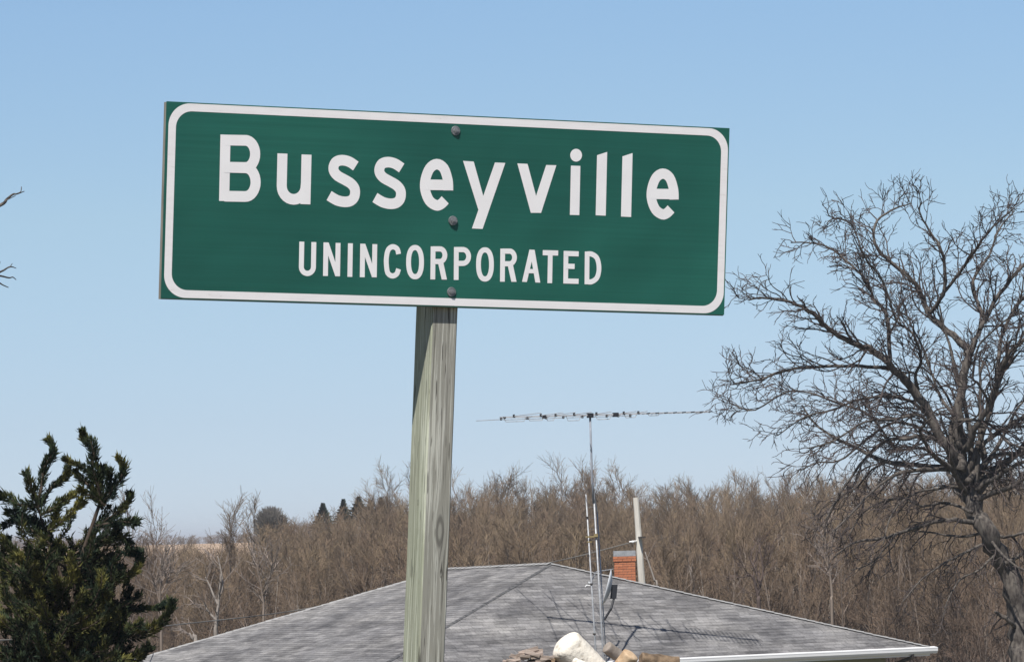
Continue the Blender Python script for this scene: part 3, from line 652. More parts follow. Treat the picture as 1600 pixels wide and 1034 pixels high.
# ------------------------------------------------------------------ bare trees
m_bark = noisy('grey_bark', (.035, .029, .027), (.13, .115, .10), 11, .95, stretch=(1, 1, .35), bump=.6)
m_twig = noisy('dark_twig', (.034, .027, .026), (.085, .068, .063), 3, .9)
def wiggle(p, d, L, n, amp, rng, grav=0, pull=None, kp=0):
    """a wandering branch line"""
    pts = [p.copy()]; d = d.normalized(); st = L / n; p = p.copy()
    for i in range(n):
        d = d + rvec(rng) * amp + V(0, 0, grav)
        if pull is not None: d += pull * kp
        d.normalize(); p = p + d * st; pts.append(p.copy())
    return pts
def side_dir(t, rng, ang):
    a = t.orthogonal().normalized(); b = t.cross(a); th = rng.uniform(0, 2 * math.pi)
    return t * math.cos(ang) + (a * math.cos(th) + b * math.sin(th)) * math.sin(ang)
def sample(pts, s):
    f = s * (len(pts) - 1); i = min(int(f), len(pts) - 2); return pts[i].lerp(pts[i + 1], f - i), (pts[i + 1] - pts[i]).normalized()

TD = 120.0
rng = random.Random(21)
limb_mb, twig_mb = MB(), MB()
def limb(pts2, r0, r1, d0=0.0, d1=None):
    """pixel path with photo-pixel widths, depth offsets in metres"""
    d1 = d0 if d1 is None else d1; n = len(pts2); P = []
    for i, (x, y) in enumerate(pts2):
        t = i / (n - 1); P.append(at(x, y, TD + d0 + (d1 - d0) * t + .25 * math.sin(i * 2.1 + x)))
    P = bez(P, 4); m = len(P)
    rad = [(r0 + (r1 - r0) * (i / (m - 1)) ** .8) / 2 * TD / FPX for i in range(m)]
    for k in range(1, m - 1): P[k] = P[k] + rvec(rng) * min(.07, rad[k] * .45)
    return P, rad
trunk_px = [(1602, 1110), (1598, 1040), (1592, 990), (1584, 925), (1563, 872), (1540, 830), (1527, 805), (1514, 765), (1500, 732)]
L = [
 (trunk_px, 40, 24, 0, 0),
 ([(1503, 740), (1478, 695), (1450, 645), (1420, 602), (1392, 573), (1366, 548), (1330, 535), (1295, 515), (1270, 490), (1235, 472), (1195, 465), (1170, 469)], 19, 2.2, 0, -2.5),
 ([(1392, 573), (1390, 535), (1384, 490), (1365, 468), (1355, 440), (1338, 422), (1303, 392), (1272, 380), (1236, 379)], 8, 2, -.5, 1.5),
 ([(1394, 575), (1340, 572), (1265, 574), (1222, 580), (1190, 592), (1160, 598), (1146, 600)], 6.5, 2, -.5, -3),
 ([(1501, 735), (1496, 690), (1496, 650), (1501, 610), (1510, 565), (1514, 548)], 17, 12, 0, .6),
 ([(1514, 548), (1482, 517), (1455, 495), (1440, 462), (1424, 438), (1392, 410), (1367, 382), (1371, 345), (1400, 326), (1425, 318)], 12, 2, .6, 2),
 ([(1452, 490), (1473, 460), (1476, 420), (1468, 385), (1450, 358), (1437, 330), (1440, 315)], 7.5, 2, 1, 0),
 ([(1470, 462), (1500, 425), (1522, 392), (1545, 362), (1562, 345), (1585, 325)], 6, 2, 1, -2),
 ([(1514, 548), (1531, 515), (1535, 490), (1520, 440), (1545, 400), (1560, 360), (1585, 330)], 9, 2, .6, 3),
 ([(1531, 515), (1562, 460), (1602, 412), (1650, 380), (1700, 330)], 8, 2.5, .8, 1),
 ([(1503, 715), (1522, 672), (1547, 630), (1561, 590), (1572, 558), (1604, 528), (1650, 500), (1720, 460)], 13, 3, 0, -2),
 ([(1561, 590), (1562, 540), (1580, 490), (1610, 450), (1640, 400), (1630, 340)], 8, 2, -.8, 1),
 ([(1500, 700), (1494, 662), (1520, 655), (1548, 664), (1578, 692), (1610, 700), (1660, 690)], 7, 3, .2, -1.5),
 ([(1512, 752), (1540, 722), (1566, 708), (1610, 708), (1680, 690), (1760, 650)], 11, 3, 0, 2),
 ([(1524, 765), (1560, 742), (1602, 722), (1670, 720), (1750, 740)], 10, 3, .2, -1),
 ([(1486, 705), (1455, 682), (1420, 684), (1382, 690), (1352, 716), (1322, 756), (1302, 788), (1290, 812)], 9, 2.2, 0, -2),
 ([(1468, 690), (1430, 665), (1390, 662), (1350, 690), (1310, 720), (1280, 722), (1250, 735)], 6, 2, .4, 1.5),
 ([(1497, 733), (1455, 733), (1418, 736), (1390, 746), (1358, 772), (1330, 802), (1300, 832)], 9, 2, 0, -3),
 ([(1460, 733), (1410, 722), (1370, 728), (1340, 760), (1310, 780), (1290, 820)], 5, 2, .5, 3),
 ([(1530, 818), (1492, 812), (1460, 816), (1402, 834), (1372, 842), (1332, 848), (1302, 872)], 9, 2.5, 0, -2),
 ([(1538, 832), (1500, 838), (1460, 832), (1425, 830)], 5, 2, 0, 1),
 ([(1400, 834), (1380, 860), (1360, 880), (1330, 890)], 4, 1.5, -1, -2),
 ([(1535, 828), (1570, 838), (1602, 832), (1660, 830)], 7, 3, 0, -1.5),
 ([(1480, 700), (1440, 640), (1400, 620), (1350, 622), (1300, 640), (1260, 650), (1215, 680)], 7, 1.8, 0, 2.5),
 ([(1440, 630), (1430, 590), (1440, 560), (1425, 520), (1400, 500), (1380, 440), (1350, 400), (1330, 350), (1300, 340)], 6, 1.8, 0, -3),
 ([(1497, 660), (1470, 620), (1458, 590), (1440, 540), (1420, 500), (1410, 470)], 6, 2, .3, 3),
 ([(1545, 630), (1530, 600), (1520, 590), (1530, 540), (1560, 510), (1590, 480), (1600, 430)], 5, 2, -1, -3),
 ([(1510, 750), (1540, 690), (1600, 650), (1660, 600), (1720, 560), (1790, 540)], 9, 2.5, .5, 3),
 ([(1500, 735), (1470, 720), (1440, 700), (1400, 700), (1360, 650), (1310, 630), (1240, 610), (1180, 640), (1150, 634)], 6, 1.8, .5, 3.5),
 ([(1570, 880), (1610, 860), (1650, 850), (1700, 870)], 7, 3, 0, 1),
 ([(1540, 830), (1560, 860), (1590, 885), (1640, 900)], 6, 2, 0, -2),
 ([(1545, 845), (1510, 862), (1475, 880), (1440, 905), (1410, 940)], 5, 1.8, .2, -2),
 ([(1520, 800), (1480, 785), (1440, 790), (1400, 778), (1350, 800), (1320, 850)], 6, 1.8, -.2, 2),
 ([(1510, 760), (1470, 762), (1430, 770), (1395, 800), (1380, 850)], 6, 1.8, 0, -2.5),
 ([(1555, 865), (1530, 890), (1500, 905), (1480, 940), (1470, 980)], 4, 1.5, -.2, -1.5),
 ([(1480, 700), (1440, 650), (1400, 655), (1350, 660), (1300, 690), (1262, 700)], 6, 1.8, 0, -2.5),
 ([(1592, 985), (1575, 968), (1562, 960), (1555, 955)], 9, 4, -.2, -1),
]
crown_c = at(1520, 640, TD); n1 = n2 = n3_ = 0
px2m = TD / FPX
def twigs(P, rad, dens, lens, rng, start=.25):
    """secondary and tertiary growth along a limb"""
    Ltot = sum((P[i + 1] - P[i]).length for i in range(len(P) - 1)); n = max(2, int(Ltot * dens))
    for k in range(n):
        s = start + (1 - start) * (k + rng.random()) / n; p, t = sample(P, min(s, .999))
        r_here = rad[min(int(s * len(rad)), len(rad) - 1)]
        outw = (p - crown_c); outw.y *= .6; outw.normalize()
        d = (side_dir(t, rng, rng.uniform(.5, 1.15)) + outw * .45).normalized()
        low = p.z < crown_c.z - 1.0
        Ln = lens * rng.uniform(.55, 1.2) * (1.1 - .55 * s); r = min(r_here * .6, .034); r = max(r, .016)
        B1 = wiggle(p, d, Ln, 7, .33, rng, grav=(-.06 if low else .0), pull=outw, kp=.05)
        twig_mb.tube(B1, [r * (1 - .6 * i / 7) for i in range(8)], 4, caps=False)
        for _ in range(int(Ln * 4.6)):
            s2 = rng.uniform(.15, 1); q, t2 = sample(B1, min(s2, .999)); L2 = rng.uniform(.35, .85) * (1.1 - .4 * s2)
            B2 = wiggle(q, side_dir(t2, rng, rng.uniform(.4, .95)), L2, 5, .42, rng, grav=.0 if not low else -.06)
            twig_mb.tube(B2, [.0125, .0115, .0105, .0095, .0085, .007], 3, caps=False)
            for _ in range(rng.randint(1, 4)):
                q2, t3 = sample(B2, rng.uniform(.2, .95))
                B3 = wiggle(q2, side_dir(t3, rng, rng.uniform(.4, .9)), rng.uniform(.14, .36), 3, .42, rng, grav=.02)
                twig_mb.tube(B3, [.0095, .0085, .0075, .006], 3, caps=False)
for i, (pp, a, c, d0, d1) in enumerate(L):
    P, rad = limb(pp, a, c, d0, d1)
    if i == 0:
        P = [V(P[0].x + .15, P[0].y, ground_z(P[0].x, TD) - .2)] + P; rad = [rad[0] * 1.35] + rad
        limb_mb.tube(P, rad, 12, noise_amp=.22); trunkP = P; twigs(P[-8:], rad[-8:], .8, 1.0, rng, .1)
    else:
        limb_mb.tube(P, rad, 7, noise_amp=.18)
        pl = sum((P[k + 1] - P[k]).length for k in range(len(P) - 1))
        twigs(P, rad, 3.0 if min(y for x, y in pp) > 655 else 4.8, min(1.5, .5 + pl * .14), rng, .12)
# extra limbs in front of and behind the traced ones, so that the crown is a round volume
for k in range(16):
    th = rng.uniform(0, 2 * math.pi); s = rng.uniform(.78, .99); p, t = sample(trunkP, s)
    d = V(math.cos(th) * .45 + (.55 if rng.random() < .55 else -.3), math.sin(th) * 1.0, rng.uniform(.1, 1.1)).normalized(); Ln = rng.uniform(3.0, 6.2)
    P = wiggle(p, d, Ln, 14, .20, rng, grav=.03); rad = [.085 * (1 - .75 * i / 14) for i in range(15)]
    limb_mb.tube(P, rad, 6, noise_amp=.15); twigs(P, rad, 1.9, 1.2, rng, .35)
root = empty('bare_tree', V(trunkP[0].x, TD, trunkP[0].z + .2)); tag(root, 'large spreading leafless tree with dark twisting limbs at right beyond the house', 'tree')
limb_mb.build('trunk', m_bark, root, smooth=True); twig_mb.build('crown', m_twig, root); print('big tree', len(twig_mb.f))

# tree at the left whose branch ends reach into view
rng = random.Random(4); D2 = 60.0; limb_mb, twig_mb = MB(), MB()
tb0 = at(-520, 900, D2); gz = ground_z(tb0.x, D2); TD_s = TD
def limb2(pts2, r0, r1):
    P = bez([at(x, y, D2 + .2 * i) for i, (x, y) in enumerate(pts2)], 4); m = len(P)
    rad = [(r0 + (r1 - r0) * i / (m - 1)) / 2 * D2 / FPX for i in range(m)]; limb_mb.tube(P, rad, 6, noise_amp=.1); return P
base = V(tb0.x, D2, gz - .2); top = at(-500, 420, D2)
P = [base.lerp(top, i / 10) + rvec(rng) * .05 for i in range(11)]; limb_mb.tube(P, [.26 - .015 * i for i in range(11)], 10, noise_amp=.2)
for pts2, r0, r1 in (([(-500, 560), (-330, 470), (-160, 400), (-60, 345), (0, 321), (10, 312), (20, 304), (27, 303), (38, 299)], 10, 1.2),
                     ([(22, 304), (32, 300), (33.5, 292)], 1.8, 1.2), ([(6, 316), (14, 311), (24, 306)], 1.6, 1.2),
                     ([(-500, 640), (-330, 560), (-150, 470), (-40, 438), (0, 425), (15, 417), (25, 419)], 8, 1.1), ([(15, 418), (19, 412)], 1.5, 1.2),
                     ([(-120, 462), (-30, 427), (0, 431), (14, 434), (20, 433), (25, 437)], 4, 1.3),
                     ([(-120, 462), (-40, 432), (-6, 440), (4, 445), (13, 449)], 4, 1.3), ([(-40, 440), (-6, 418), (0, 409)], 2, 1.4),
                     ([(-500, 500), (-560, 380), (-640, 300), (-700, 200)], 12, 2), ([(-500, 440), (-470, 330), (-500, 220), (-470, 120)], 12, 2),
                     ([(-510, 600), (-640, 520), (-760, 480), (-860, 400)], 12, 2), ([(-500, 450), (-400, 360), (-350, 250), (-330, 150)], 10, 2)):
    P = limb2(pts2, r0, r1)
    if r0 > 9:
        for k in range(26):
            s = rng.uniform(.2, .95); p, t = sample(P, s)
            if p.x > at(-130, 400, D2).x: continue
            B1 = wiggle(p, side_dir(t, rng, .7), rng.uniform(.3, .8), 6, .25, rng, grav=.05)
            twig_mb.tube(B1, [.012 - .0012 * i for i in range(7)], 4, caps=False)
            for _ in range(3):
                q, t2 = sample(B1, rng.uniform(.3, .9)); twig_mb.tube(wiggle(q, side_dir(t2, rng, .6), .3, 3, .2, rng), [.007, .006, .005, .004], 3, caps=False)
root = empty('bare_tree', V(base.x, D2, gz)); tag(root, 'leafless tree whose branch tips reach in at the left edge of the sky', 'tree')
limb_mb.build('trunk', m_bark, root, smooth=True); twig_mb.build('crown', m_twig, root)

# ------------------------------------------------------------------ juniper at the left
JD = 40.0; m_jun = new_mat('juniper_foliage', (.03, .045, .02), .8, spec=.25); g = NB(m_jun)
f = g.noise(g.coord('Object', (1, 1, 1)), 3.2, 4, .6); at2 = g.n('ShaderNodeAttribute', attribute_name='rnd')
c = g.ramp(f, [(.38, (.012, .024, .016)), (.50, (.030, .042, .016)), (.64, (.135, .125, .032))])
k = g.math('MULTIPLY_ADD', at2.outputs['Fac'], 1.0, .5); x = g.n('ShaderNodeVectorMath', operation='SCALE'); g.l(c, x.inputs[0]); g.l(k, x.inputs['Scale']); g.base(x.outputs[0])
m_jbark = noisy('juniper_bark', (.035, .025, .02), (.08, .06, .045), 14, .95, stretch=(1, 1, .2))
rng = random.Random(12); fol, wood = MB(), MB(); frnd = []
def spray(p, d, Ln, W, shade):
    a = d.orthogonal().normalized(); a = (a * rng.uniform(-1, 1) + d.cross(a) * rng.uniform(-1, 1)).normalized()
    m_ = p + d * (Ln * .45); tip = p + d * Ln; bnd = rvec(rng) * (Ln * .10)
    fol.v += [tuple(p), tuple(m_ + a * W + bnd), tuple(tip), tuple(m_ - a * W + bnd)]; i = len(fol.v) - 4
    fol.f += [(i, i + 1, i + 2), (i, i + 2, i + 3)]; fol.mi += [0, 0]; frnd.extend([shade, shade])
def plume(P, rad0, rad1, dens=1.0, rw=.02):
    """a foliage-clothed branch along P"""
    n = len(P); wood.tube(P, [max(.004, rw * (1 - .8 * i / (n - 1))) for i in range(n)], 4, caps=False)
    Ltot = sum((P[i + 1] - P[i]).length for i in range(n - 1)); sh = rng.uniform(.25, .75)
    for k in range(int(Ltot * 900 * dens)):
        s = rng.random() ** .85; p, t = sample(P, s * .999); r = rad0 + (rad1 - rad0) * s
        r *= .80 + .75 * noise.noise(p * 13)
        o = side_dir(t, rng, math.pi / 2); q = p + o * (r * rng.random() ** .6 * .7)
        d = (o * rng.uniform(.35, 1.1) + t * rng.uniform(.5, 1.1) + V(0, 0, .25)).normalized()
        big_ = 1.9 if rng.random() < .10 else 1
        spray(q, d, rng.uniform(.022, .055) * (.7 + r * 6) * big_, rng.uniform(.0035, .0075), min(1, max(0, sh + rng.gauss(0, .16))))
def J(x, y, dd=0): return at(x, y, JD + dd)
trk = [V(J(100, 1000).x, JD, ground_z(J(100, 1000).x, JD) - .1), J(104, 1034), J(112, 960), J(125, 880), J(148, 810), J(158, 775), J(150, 748)]
trk2 = [J(112, 960), J(92, 890, .1), J(72, 835, .1), J(62, 800, .1), J(60, 775, .1)]
for T_, r in ((trk, .04), (trk2, .022)):
    q = bez(T_, 4); wood.tube(q, [r * (1 - .88 * i / len(q)) for i in range(len(q))], 8, noise_amp=.2)
# plumes traced from the photograph: (pixel path, radius px start, end, depth)
TR = [([(60, 785), (66, 752), (68, 735), (75, 720), (84, 706), (81, 694), (74, 686)], 8, 4.5, .1), ([(158, 790), (152, 752), (144, 728), (147, 706), (141, 690), (131, 684), (128, 672)], 11, 5, 0),
      ([(150, 755), (140, 738), (124, 727), (110, 722), (100, 717)], 10, 3.5, .05), ([(160, 775), (182, 757), (191, 742), (194, 731), (188, 719), (183, 714)], 11, 3.5, -.05),
      ([(158, 818), (180, 803), (196, 790), (203, 778), (201, 770)], 8, 4, 0), ([(150, 822), (182, 815), (205, 816), (213, 815)], 8, 5, -.1), ([(62, 790), (80, 762), (95, 751), (104, 742), (107, 730)], 6, 4, .15),
      ([(62, 800), (52, 772), (46, 752), (40, 738)], 10, 5, .05), ([(62, 790), (35, 790), (12, 778), (-8, 772)], 10, 7, 0), ([(165, 790), (150, 778), (133, 770), (122, 764)], 9, 5, -.1),
      ([(165, 780), (175, 765), (170, 748), (172, 735)], 9, 5, -.15), ([(150, 770), (135, 755), (122, 745), (118, 735)], 9, 4, .1), ([(160, 795), (150, 765), (158, 745), (160, 730)], 11, 6, .1),
      ([(62, 805), (90, 790), (108, 776), (116, 772)], 8, 4, .0), ([(75, 830), (100, 812), (120, 792), (130, 782)], 8, 5, 0), ([(80, 850), (55, 835), (35, 808), (10, 800)], 10, 7, .1),
      ([(130, 860), (165, 845), (190, 838), (203, 850), (200, 865)], 8, 6, .05), ([(140, 900), (180, 905), (208, 895), (219, 875), (214, 862)], 10, 6, .1),
      ([(110, 1000), (170, 992), (215, 992), (248, 976), (264, 955), (270, 938)], 13, 6, .0), ([(110, 985), (165, 965), (215, 950), (245, 950), (258, 944)], 7, 4, .3),
      ([(100, 1030), (160, 1040), (205, 1030), (235, 1010)], 13, 9, -.1), ([(130, 880), (150, 850), (180, 832), (186, 822)], 9, 5, -.2),
      ([(90, 900), (40, 880), (10, 850), (-10, 830)], 10, 8, 0), ([(80, 840), (60, 815), (30, 812), (4, 822)], 8, 6, .2), ([(75, 825), (88, 805), (90, 790)], 8, 5, .1)]
K = JD / FPX
for pp, a, c, dd in TR:
    P = bez([J(x, y, dd * (.3 + i / len(pp)) + rng.uniform(-.04, .04)) for i, (x, y) in enumerate(pp)], 3); plume(P, a * K * 1.35, c * K * 1.25, 2.3)
def outline(y):   # half width (px) of the crown about x=95 at photo row y
    return np.interp(y, [790, 820, 860, 900, 950, 1000, 1060, 1150, 1250], [75, 92, 105, 116, 122, 128, 140, 155, 120])
k = 0
while k < 420:
    y0 = rng.uniform(850, 1290); az = rng.uniform(0, 2 * math.pi); y1 = y0 - rng.uniform(30, 90)
    if y1 < 795 or (y1 < 860 and rng.random() < .55): continue
    hw = outline(max(790, y1)) * K * rng.uniform(.55, 1.02); s = max(0, min(.99, (1080 - y0) / 260))
    cz = J(110 if y0 > 900 else 90, y0); c0 = V(J(100, 1000).x, JD, cz.z); tip = J(95, y1); tip = V(c0.x + math.cos(az) * hw, JD + math.sin(az) * hw, tip.z)
    P = [c0 + V(math.cos(az), math.sin(az), 0) * .05]; sws = rng.uniform(-.5, .5)
    for t in (.35, .7, .92, 1.0):
        h_ = {.35: .10, .7: .30, .92: .68, 1.0: 1.0}[t]; q = c0.lerp(tip, t); sw = sws * (1 - t) * t * 2; q += V(-math.sin(az), math.cos(az), 0) * sw; q.z = c0.z + (tip.z - c0.z) * h_; P.append(q + rvec(rng) * .04)
    P = bez(P, 3); plume(P[2:], 9 * K, 5.5 * K, .85, .012); k += 1
root = empty('juniper', V(trk[0].x, JD, trk[0].z + .1)); tag(root, 'dark green juniper with upswept twisting branches at the left edge', 'evergreen tree')
wood.build('trunk', m_jbark, root, smooth=True)
oj = fol.build('foliage', m_jun, root, attr=frnd); print('juniper', len(fol.f))
# ------------------------------------------------------------------ the brown wood beyond the house
m_wt = noisy('wood_stem', (.13, .10, .082), (.25, .205, .17), 1.3, .95, stretch=(1, 1, .3))
def twig_mat(name, a, b, c):
    m = new_mat(name, a, .95, spec=.1); g = NB(m); oi = g.n('ShaderNodeObjectInfo'); tc = g.n('ShaderNodeTexCoord'); sx = g.n('ShaderNodeSeparateXYZ'); g.l(tc.outputs['Object'], sx.inputs[0])
    col = g.mix(oi.outputs['Random'], a, b); h = g.math('MULTIPLY', sx.outputs[2], .1); h.node.use_clamp = True
    g.base(g.mix(h, c, col)); return m
m_wc = twig_mat('budding_twigs', (.165, .118, .084), (.212, .160, .104), (.142, .102, .086))
m_wc.node_tree
def wood_tree(seed, spread=1.0, dens=1.0, multi=1, tall=False):
    """10 m high slender bare tree; returns (stem builder, crown builder)"""
    rng = random.Random(seed); st, cr = MB(), MB()
    for s_i in range(multi):
        lean = V(rng.uniform(-.10, .10), rng.uniform(-.10, .10), 1) * (1 if multi == 1 else 1) + (V(rng.uniform(-.22, .22), rng.uniform(-.22, .22), 0) if multi > 1 else V(0, 0, 0))
        P = wiggle(V(0, 0, -.3), lean, 10.2 * (1 if s_i == 0 else rng.uniform(.7, .95)), 12, .06, rng, grav=.03)
        st.tube(P, [.085 * (1 - .87 * (i / 12) ** .9) / (1 if multi == 1 else 1.25) for i in range(13)], 5, caps=False)
        nb = int(17 * dens / (1 if multi == 1 else 1.5))
        for k in range(nb):
            s = .22 + .75 * (k + rng.random()) / nb; p, t = sample(P, min(s, .99)); Ln = (2.9 * (1 - s) + .9) * rng.uniform(.7, 1.2) * (1 if not tall else .7)
            B1 = wiggle(p, side_dir(t, rng, rng.uniform(.45, .9) * spread), Ln, 6, .12, rng, grav=.16)
            st.tube(B1, [.022 * (1 - s * .6) * (1 - .7 * i / 6) + .005 for i in range(7)], 4, caps=False)
            for _ in range(int(5 * dens + Ln)):
                q, t2 = sample(B1, rng.uniform(.15, .98)); L2 = rng.uniform(.5, 1.15)
                B2 = wiggle(q, side_dir(t2, rng, rng.uniform(.35, .75)), L2, 4, .12, rng, grav=.08)
                cr.tube(B2, [.010, .009, .008, .007, .006], 3, caps=False)
                for _ in range(8):
                    q2, t3 = sample(B2, rng.uniform(.15, .95)); B3 = wiggle(q2, side_dir(t3, rng, rng.uniform(.3, .95)), rng.uniform(.25, .6), 2, .2, rng, grav=.05)
                    cr.tube(B3, [.0075, .0065, .0055], 3, caps=False)
    return st, cr
VAR = []
lib = []
for sd_, sp, de, mu, ta in ((1, 1, 1, 1, 0), (2, .9, 1.1, 1, 0), (3, 1.1, 1.0, 2, 0), (4, .8, 1.2, 1, 1), (5, 1.2, .9, 2, 0), (6, 1, 1.2, 3, 0), (7, .9, .8, 1, 1)):
    st, cr = wood_tree(sd_, sp, de, mu, ta)
    so = st.build('trunk', m_wt, None, link=False); co = cr.build('crown', m_wc, None, link=False)
    j = MB(); j.v = st.v + cr.v; n = len(st.v); j.f = st.f + [tuple(i + n for i in f) for f in cr.f]; j.mi = [0] * len(st.f) + [1] * len(cr.f)
    jo = j.build('wood_tree_shape', [m_wt, m_wc], None, link=False); VAR.append((so, co)); lib.append(jo)
# low brush clump, 2.5 m high, sharing the twig material
m_br = noisy('brush_twigs', (.11, .082, .07), (.20, .155, .13), .8, .95)
for sd_ in (31, 32):
    rng = random.Random(sd_); j = MB()
    for k in range(60):
        p = V(rng.uniform(-1.2, 1.2), rng.uniform(-1.2, 1.2), -.1); B1 = wiggle(p, V(rng.uniform(-.5, .5), rng.uniform(-.5, .5), 1), rng.uniform(1.5, 3.1), 5, .13, rng)
        j.tube(B1, [.020, .018, .015, .012, .010, .007], 3, caps=False)
        for _ in range(8):
            q, t = sample(B1, rng.uniform(.15, .95)); j.tube(wiggle(q, side_dir(t, rng, .6), rng.uniform(.4, .9), 3, .2, rng), [.011, .010, .008, .006], 3, caps=False)
    lib.append(j.build('brush_shape', m_br, None, link=False))
st, cr = wood_tree(41, .7, .6, 1, 1); st2, cr2 = wood_tree(42, .8, .55, 2, 1)
m_ps = noisy('pale_wood_stem', (.24, .21, .18), (.38, .34, .30), 1.3, .95)
for a_, c_ in ((st, cr), (st2, cr2)):
    j = MB(); n = len(a_.v); j.v = a_.v + c_.v; j.f = a_.f + [tuple(i + n for i in f) for f in c_.f]; j.mi = [0] * len(a_.f) + [1] * len(c_.f)
    lib.append(j.build('wood_tree_shape', [m_ps, m_wc], None, link=False))
# solid top of the wood in the photograph, by column
SKX = [-250, 0, 200, 380, 440, 480, 560, 640, 700, 760, 900, 1000, 1100, 1200, 1300, 1400, 1600, 1900]
SKY_ = [862, 860, 858, 853, 838, 826, 808, 792, 786, 778, 775, 778, 775, 768, 760, 756, 750, 748]
rng = random.Random(99); PT, SC_, RT, ID = [], [], [], []
def place(px, y, idx, top_px=None, hgt=None):
    v = at(px, 845, y); x = v.x; gz = ground_z(x, y)
    if hgt is None: hgt = (at(px, top_px, y).z - gz) / 10.0
    PT.append((x, y, gz)); sxy = hgt * rng.uniform(.85, 1.15); SC_.append((sxy, sxy, hgt)); RT.append(rng.uniform(0, 6.28)); ID.append(idx)
y = 168.0
while y < 330:
    t = (y - 168) / 162; step = 2.5 + t * .9; pxs = step * FPX / y; x = -300 + rng.random() * pxs
    while x < 1950:
        xx = x + rng.uniform(-.45, .45) * pxs; yy = y + rng.uniform(-1.5, 1.5)
        sk = float(np.interp(xx, SKX, SKY_)); hz = 852.9 - .0262 * xx
        if xx < 430: low = (1 - t) * 42
        else: low = (1 - t) * np.interp(xx, [430, 700], [50, 92])
        topx = sk + low + rng.gauss(0, 5) - 12 + (14 if xx < 430 else 0)
        if rng.random() < (.02 if xx < 430 else .04): topx -= rng.uniform(6, 22)
        place(xx, yy, rng.randrange(7) if rng.random() > .14 else 9 + rng.randrange(2), topx); x += pxs
    y += step * 1.0
for k in range(700):
    place(rng.uniform(-300, 1950), 160 + 60 * rng.random() ** 1.6, 7 + rng.randrange(2), hgt=rng.uniform(.7, 1.25))
def scatter(name, PT, SC_, RT, ID, lib, label, cat):
    me = bpy.data.meshes.new(name); me.from_pydata(PT, [], [])
    a = me.attributes.new('scl', 'FLOAT_VECTOR', 'POINT'); a.data.foreach_set('vector', [c for s in SC_ for c in s])
    a = me.attributes.new('rz', 'FLOAT_VECTOR', 'POINT'); a.data.foreach_set('vector', [c for r in RT for c in (0, 0, r)])
    a = me.attributes.new('idx', 'INT', 'POINT'); a.data.foreach_set('value', ID)
    o = bpy.data.objects.new(name, me); COL.objects.link(o)
    ng = bpy.data.node_groups.new(name + '_scatter', 'GeometryNodeTree')
    ng.interface.new_socket('Geometry', in_out='INPUT', socket_type='NodeSocketGeometry'); ng.interface.new_socket('Geometry', in_out='OUTPUT', socket_type='NodeSocketGeometry')
    N = ng.nodes; Lk = ng.links; gi = N.new('NodeGroupInput'); go = N.new('NodeGroupOutput'); jn = N.new('GeometryNodeJoinGeometry')
    def attr(nm, ty):
        x = N.new('GeometryNodeInputNamedAttribute'); x.data_type = ty; x.inputs[0].default_value = nm; return x.outputs[0]
    for i, ob in enumerate(lib):
        cmp = N.new('FunctionNodeCompare'); cmp.data_type = 'INT'; cmp.operation = 'EQUAL'; Lk.new(attr('idx', 'INT'), cmp.inputs[2]); cmp.inputs[3].default_value = i
        oi = N.new('GeometryNodeObjectInfo'); oi.inputs['Object'].default_value = ob; oi.inputs['As Instance'].default_value = True
        ip = N.new('GeometryNodeInstanceOnPoints'); Lk.new(gi.outputs[0], ip.inputs['Points']); Lk.new(cmp.outputs[0], ip.inputs['Selection'])
        Lk.new(oi.outputs['Geometry'], ip.inputs['Instance']); Lk.new(attr('rz', 'FLOAT_VECTOR'), ip.inputs['Rotation']); Lk.new(attr('scl', 'FLOAT_VECTOR'), ip.inputs['Scale'])
        Lk.new(ip.outputs[0], jn.inputs[0])
    Lk.new(jn.outputs[0], go.inputs[0]); md = o.modifiers.new('scatter', 'NODES'); md.node_group = ng
    return tag(o, label, cat, kind='stuff')
scatter('woodland', PT, SC_, RT, ID, lib, 'dense brown leafless wood filling the middle distance behind the house', 'wood'); print('wood', len(PT))
# line of trees beyond the far field
PT, SC_, RT, ID = [], [], [], []
for k in range(330):
    y = rng.uniform(1120, 1260); px = rng.uniform(-300, 700); top = np.interp(px, [-300, 200, 330, 420, 450, 520, 700], [842, 843, 837, 834, 822, 815, 800]) + rng.gauss(0, 2.2)
    place(px, y, rng.randrange(7), top); s = SC_[-1]; SC_[-1] = (s[2] * 3.2, s[2] * 3.2, s[2])
scatter('distant_treeline', PT, SC_, RT, ID, lib[:7], 'thin purplish line of trees on the horizon beyond the tan field', 'wood')

m_mid = noisy('mid_brown_stem', (.085, .068, .058), (.15, .125, .105), 1.3, .95)
# trees one can single out in front of the wood
def own_tree(px, y, top, var, label, group=None, mats=None, name='bare_tree', wide=1.0):
    v = at(px, 845, y); gz = ground_z(v.x, y); h = (at(px, top, y).z - gz) / 10
    if mats is None and group is None: mats = (m_mid, m_wc)
    r = empty(name, V(v.x, y, gz)); r.rotation_euler.z = rng.uniform(0, 6.28); r.scale = (h * wide, h * wide, h); tag(r, label, 'tree', group)
    for nm, src in zip(('trunk', 'crown'), VAR[var]):
        o = src.copy(); o.name = nm; COL.objects.link(o); o.parent = r
        if mats: 
            o.data = o.data.copy(); o.data.materials[0] = mats[0] if nm == 'trunk' else mats[1]
    return r
m_pale = noisy('pale_dead_wood', (.19, .165, .145), (.31, .275, .245), 2, .9); m_palet = noisy('pale_dead_twig', (.16, .135, .115), (.24, .20, .18), 2, .9)
m_drk = noisy('dark_stem', (.07, .05, .045), (.12, .09, .08), 2, .9)
def stout(o, k):   # thicker stem for a tree that stands out
    return o
own_tree(236, 175, 770, 2, 'thin tall bare tree rising above the wood just right of the juniper', wide=.8)
own_tree(213, 182, 788, 4, 'thin bare tree with fine upright twigs between juniper and skyline tree', wide=.8)
